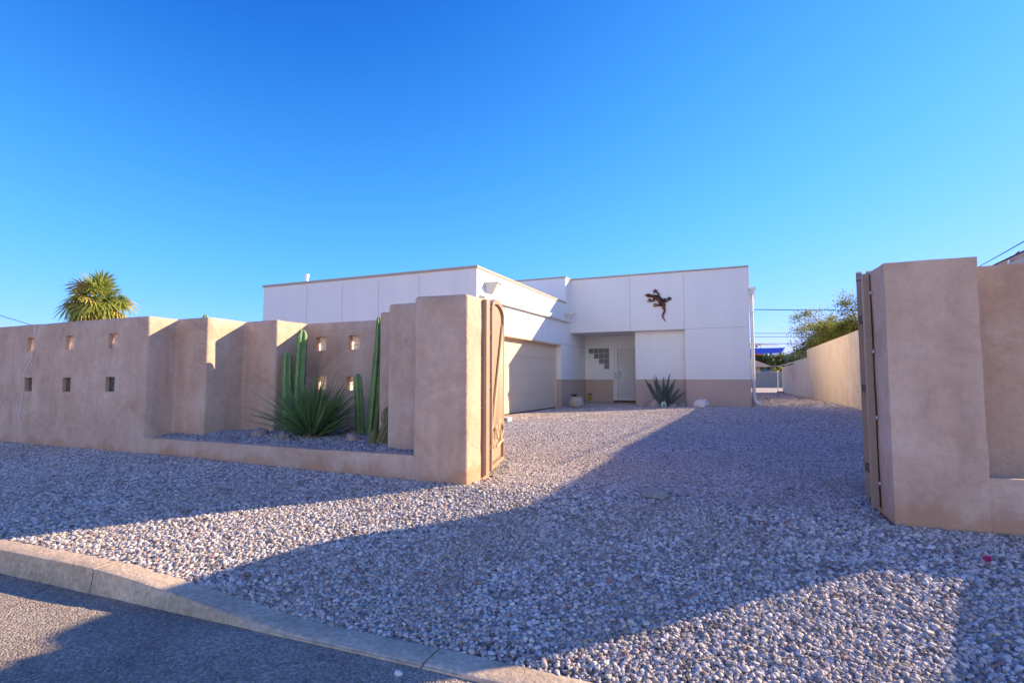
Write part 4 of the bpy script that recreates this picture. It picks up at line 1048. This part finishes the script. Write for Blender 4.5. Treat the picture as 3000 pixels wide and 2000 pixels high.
# shade sails
def sail(label, corners, m, sag, th=0.02):
    b = MB(); A_, B_, C_, D_ = (Vector(c) for c in corners); n = 10; g = []
    for i in range(n+1):
        row = []
        for j in range(n+1):
            u, v = i/n, j/n; p = (A_*(1-u)+B_*u)*(1-v)+(D_*(1-u)+C_*u)*v
            p.z -= sag*4*u*(1-u)*0.5+sag*4*v*(1-v)*0.5
            row.append(b.bm.verts.new(p))
        g.append(row)
    for i in range(n):
        for j in range(n): b.bm.faces.new((g[i][j], g[i+1][j], g[i+1][j+1], g[i][j+1]))
    r = bmesh.ops.solidify(b.bm, geom=b.bm.faces[:], thickness=th)
    tag(b.build('shade_sail', m, smooth=180), label, 'shade sail', 'shade sails over the back yard')
sail('blue shade sail stretched out beyond the house corner', [(-4.5, 40.2, 3.2), (2.2, 41.6, 3.22), (1.8, 38.4, 2.72), (-4.5, 36.5, 2.55)], 'sail_blue', 0.05)
sail('yellow shade sail behind and above the blue one', [(-4.5, 46.5, 4.15), (1.9, 44.5, 3.6), (1.9, 42.4, 3.46), (-4.5, 42.6, 3.6)], 'sail_yellow', 0.04)
sail('orange shade sail showing below the blue one', [(-4.5, 36.0, 2.95), (0.95, 37.5, 2.56), (0.6, 35.8, 2.55), (-4.5, 34.6, 2.66)], 'sail_orange', 0.03)
b = MB(); 
# far brown roofed house
fh = thing('far_house', 'tan house with brown hipped roof far beyond the block wall', 'house', (-3, 92, 0))
b = MB(); b.box(-12, 1.3, 88, 97, -0.2, 3.0); b.build('wall', 'tanwall', fh)
b = MB(); x0, x1, y0, y1 = -12.8, 2.6, 87.2, 97.8
e = [(x0,y0,3.0),(x1,y0,3.0),(x1,y1,3.0),(x0,y1,3.0)]; rdg = [(-8, 92.5, 4.6), (-0.6, 92.5, 4.6)]
for q in ((e[0], e[1], rdg[1], rdg[0]), (e[1], e[2], rdg[1]), (e[2], e[3], rdg[0], rdg[1]), (e[3], e[0], rdg[0]), (e[3], e[2], e[1], e[0])): b.face(q)
b.build('roof', 'shingle', fh)
b = MB(); b.box(x0, x1, y0-0.02, y0+0.1, 2.85, 3.02); b.build('fascia', 'fascia', fh)

# neighbouring house to the right
nb = thing('neighbour_house', 'neighbouring house whose brown eave shows above the right wall', 'house', (8, 14, 0))
b = MB(); b.box(5.5, 14, 13.3, 25.7, -0.3, 3.3); b.build('wall', 'tanwall', nb)
b = MB(); b.face([(4.98, 12.95, 3.58), (9.6, 12.95, 4.6), (9.6, 26, 4.6), (4.98, 26, 3.58)]); b.face([(9.6, 12.95, 4.6), (14.4, 12.95, 3.5), (14.4, 26, 3.5), (9.6, 26, 4.6)])
bmesh.ops.solidify(b.bm, geom=b.bm.faces[:], thickness=0.06); b.build('roof', 'shingle', nb)
b = MB(); b.box(5.0, 5.05, 12.95, 26, 3.34, 3.555); b.build('fascia', 'fascia', nb)
b = MB(); b.box(5.05, 5.5, 12.97, 25.98, 3.40, 3.43); b.build('soffit', 'soffit', nb)
for k in range(9):
    b = MB(); b.box(5.06, 5.49, 13.0+k*0.6, 13.08+k*0.6, 3.28, 3.4); b.build('rafter', 'soffit', nb)
b = MB(); b.box(4.93, 5.0, 14.2, 14.3, 3.40, 3.5); b.build('eave_vent', 'steel', nb)

# far low block seen just above the wall, and overhead cables
for i, (x, y, z, w) in enumerate(((-15.19, 12.89, 3.03, 0.16), (-14.73, 13.09, 3.09, 0.2))):
    b = MB(); b.lathe((x, y+3, 0), [(0.09, 0), (0.09, z+0.28+0.1*i), (w*0.9, z+0.30+0.1*i), (w, z+0.40+0.1*i), (w*0.5, z+0.46+0.1*i)], 12)
    tag(b.build('vent_cap', 'darkleaf', smooth=50), ('lower' if i == 0 else 'taller')+' dark vent cap peeping over the street wall left of the house', 'vent')
def cable(label, a, c, sag, r):
    a, c = Vector(a), Vector(c); b = MB()
    b.tube([a.lerp(c, t)-Vector((0, 0, sag*4*t*(1-t))) for t in np.linspace(0, 1, 25)], r, 5); tag(b.build('power_cable', 'cable', smooth=60), label, 'cable', 'overhead cables')
cable('single thick overhead cable above the mesquite tree', (-30, 52, 9.6), (40, 82, 8.9), 0.6, 0.045)
cable('upper thin cable of the three low over the shade sails', (-40, 70, 8.2), (60, 110, 8.2), 0.5, 0.035)
cable('middle thin cable of the three low over the shade sails', (-40, 70, 7.7), (60, 110, 7.7), 0.5, 0.035)
cable('lowest thin cable of the three low over the shade sails', (-40, 70, 6.7), (60, 110, 6.7), 0.5, 0.035)
cable('thin cable sloping down at the left edge of the sky', (-55, 19.0, 7.4), (-44, 24.2, 3.7), 0.1, 0.022)
cable('cable rising to the right behind the right pillar', (9.7, 34.5, 6.2), (4.9, 12.2, 3.75), 0.05, 0.012)
cable('lower cable meeting the neighbouring eave', (9.6, 36.0, 5.8), (5.02, 14.0, 3.62), 0.35, 0.012)

# ================================================================== WORLD, SUN, CAMERA
w = bpy.data.worlds.new('World'); sc.world = w; w.use_nodes = True
nt = w.node_tree; L = nt.links; bg = nt.nodes['Background']
sky = nn(nt, 'ShaderNodeTexSky'); sky.sky_type = 'NISHITA'; sky.sun_disc = False
sky.sun_elevation = math.asin(SUN.z); sky.sun_rotation = math.atan2(SUN.x, SUN.y)
sky.altitude = 700; sky.air_density = 1.0; sky.dust_density = 0.25; sky.ozone_density = 4.0
# the sky's own colour, graded: deeper blue overhead, softer towards the horizon
def vm(op, x, y):
    n = nn(nt, 'ShaderNodeVectorMath', operation=op)
    for i, q in enumerate((x, y)):
        if isinstance(q, tuple): n.inputs[i].default_value = q
        else: L.new(q, n.inputs[i])
    return n.outputs[0]
q = vm('MAXIMUM', vm('SUBTRACT', sky.outputs[0], (0.45, 0.78, 0.0)), (0.02, 0.02, 0.02))
den = vm('ADD', vm('MULTIPLY', q, (0.0, 1/2.2, 0.05)), (1, 1, 1))
q = vm('DIVIDE', vm('MULTIPLY', q, (0.38, 1.45, 0.95)), den)
# low cloud bank close to the horizon
tc = nn(nt, 'ShaderNodeTexCoord'); sp = nn(nt, 'ShaderNodeSeparateXYZ'); L.new(tc.outputs['Generated'], sp.inputs[0])
mp = nn(nt, 'ShaderNodeMapping'); mp.inputs['Scale'].default_value = (5, 5, 26); L.new(tc.outputs['Generated'], mp.inputs[0])
cn = noise_tex(nt, mp.outputs[0], 1.2, 5, 0.55)
ad = nn(nt, 'ShaderNodeMath', operation='MULTIPLY_ADD'); ad.inputs[1].default_value = 0.05; L.new(cn.outputs['Fac'], ad.inputs[0])
ng_ = nn(nt, 'ShaderNodeMath', operation='MULTIPLY'); ng_.inputs[1].default_value = -1; L.new(sp.outputs[2], ng_.inputs[0]); L.new(ng_.outputs[0], ad.inputs[2])
cr = ramp(nt, ad.outputs[0], [(0.0, (0, 0, 0)), (0.05, (0.8, 0.8, 0.8))])
ad3 = nn(nt, 'ShaderNodeMath', operation='ADD'); ad3.inputs[1].default_value = 0.052; L.new(ad.outputs[0], ad3.inputs[0]); L.new(ad3.outputs[0], cr.inputs[0])
mx = nn(nt, 'ShaderNodeMix', data_type='RGBA'); L.new(cr.outputs[0], mx.inputs[0]); L.new(q, mx.inputs[6]); mx.inputs[7].default_value = (2.0, 2.05, 2.35, 1)
# broken cloud added behind the camera, out of view, to brighten the street-facing walls
dt = nn(nt, 'ShaderNodeVectorMath', operation='DOT_PRODUCT'); dt.inputs[1].default_value = (math.sin(YAW), -math.cos(YAW), 0); L.new(tc.outputs['Generated'], dt.inputs[0])
m1 = ramp(nt, dt.outputs['Value'], [(0.18, (0, 0, 0)), (0.5, (1, 1, 1))])
m2 = ramp(nt, sp.outputs[2], [(0.02, (0, 0, 0)), (0.07, (1, 1, 1)), (0.3, (1, 1, 1)), (0.5, (0, 0, 0))])
mp2 = nn(nt, 'ShaderNodeMapping'); mp2.inputs['Scale'].default_value = (2.2, 2.2, 4.5); L.new(tc.outputs['Generated'], mp2.inputs[0])
cn2 = noise_tex(nt, mp2.outputs[0], 1.3, 6, 0.58)
m3 = ramp(nt, cn2.outputs['Fac'], [(0.40, (0, 0, 0)), (0.56, (1, 1, 1))])
ma = nn(nt, 'ShaderNodeMath', operation='MULTIPLY'); L.new(m1.outputs[0], ma.inputs[0]); L.new(m2.outputs[0], ma.inputs[1])
mb = nn(nt, 'ShaderNodeMath', operation='MULTIPLY'); L.new(ma.outputs[0], mb.inputs[0]); L.new(m3.outputs[0], mb.inputs[1])
mxc = nn(nt, 'ShaderNodeMix', data_type='RGBA'); L.new(mb.outputs[0], mxc.inputs[0]); L.new(mx.outputs[2], mxc.inputs[6]); mxc.inputs[7].default_value = (4.7, 4.75, 5.0, 1)
L.new(mxc.outputs[2], bg.inputs['Color']); bg.inputs['Strength'].default_value = 0.118

ld = bpy.data.lights.new('sun', 'SUN'); ld.energy = 3.5; ld.angle = R(0.5); ld.color = (1.0, 0.75, 0.48)
so = bpy.data.objects.new('sun', ld); col.objects.link(so); so.rotation_euler = (-SUN).to_track_quat('-Z', 'Y').to_euler(); so.location = (20, 18, 12)

cd = bpy.data.cameras.new('camera'); co = bpy.data.objects.new('camera', cd); col.objects.link(co)
cd.sensor_width = 36; cd.lens = 1249/2352*36; cd.clip_start = 0.05; cd.clip_end = 20000
co.location = CAM; co.rotation_euler = (math.pi/2+PITCH, 0, YAW)
sc.camera = co
sc.view_settings.view_transform = 'Standard'; sc.view_settings.look = 'None'; sc.view_settings.exposure = 1.72; sc.view_settings.gamma = 1
sc.view_settings.use_curve_mapping = False
sc.cycles.use_denoising = True
sc.cycles.max_bounces = 8; sc.cycles.diffuse_bounces = 5; sc.cycles.transparent_max_bounces = 8
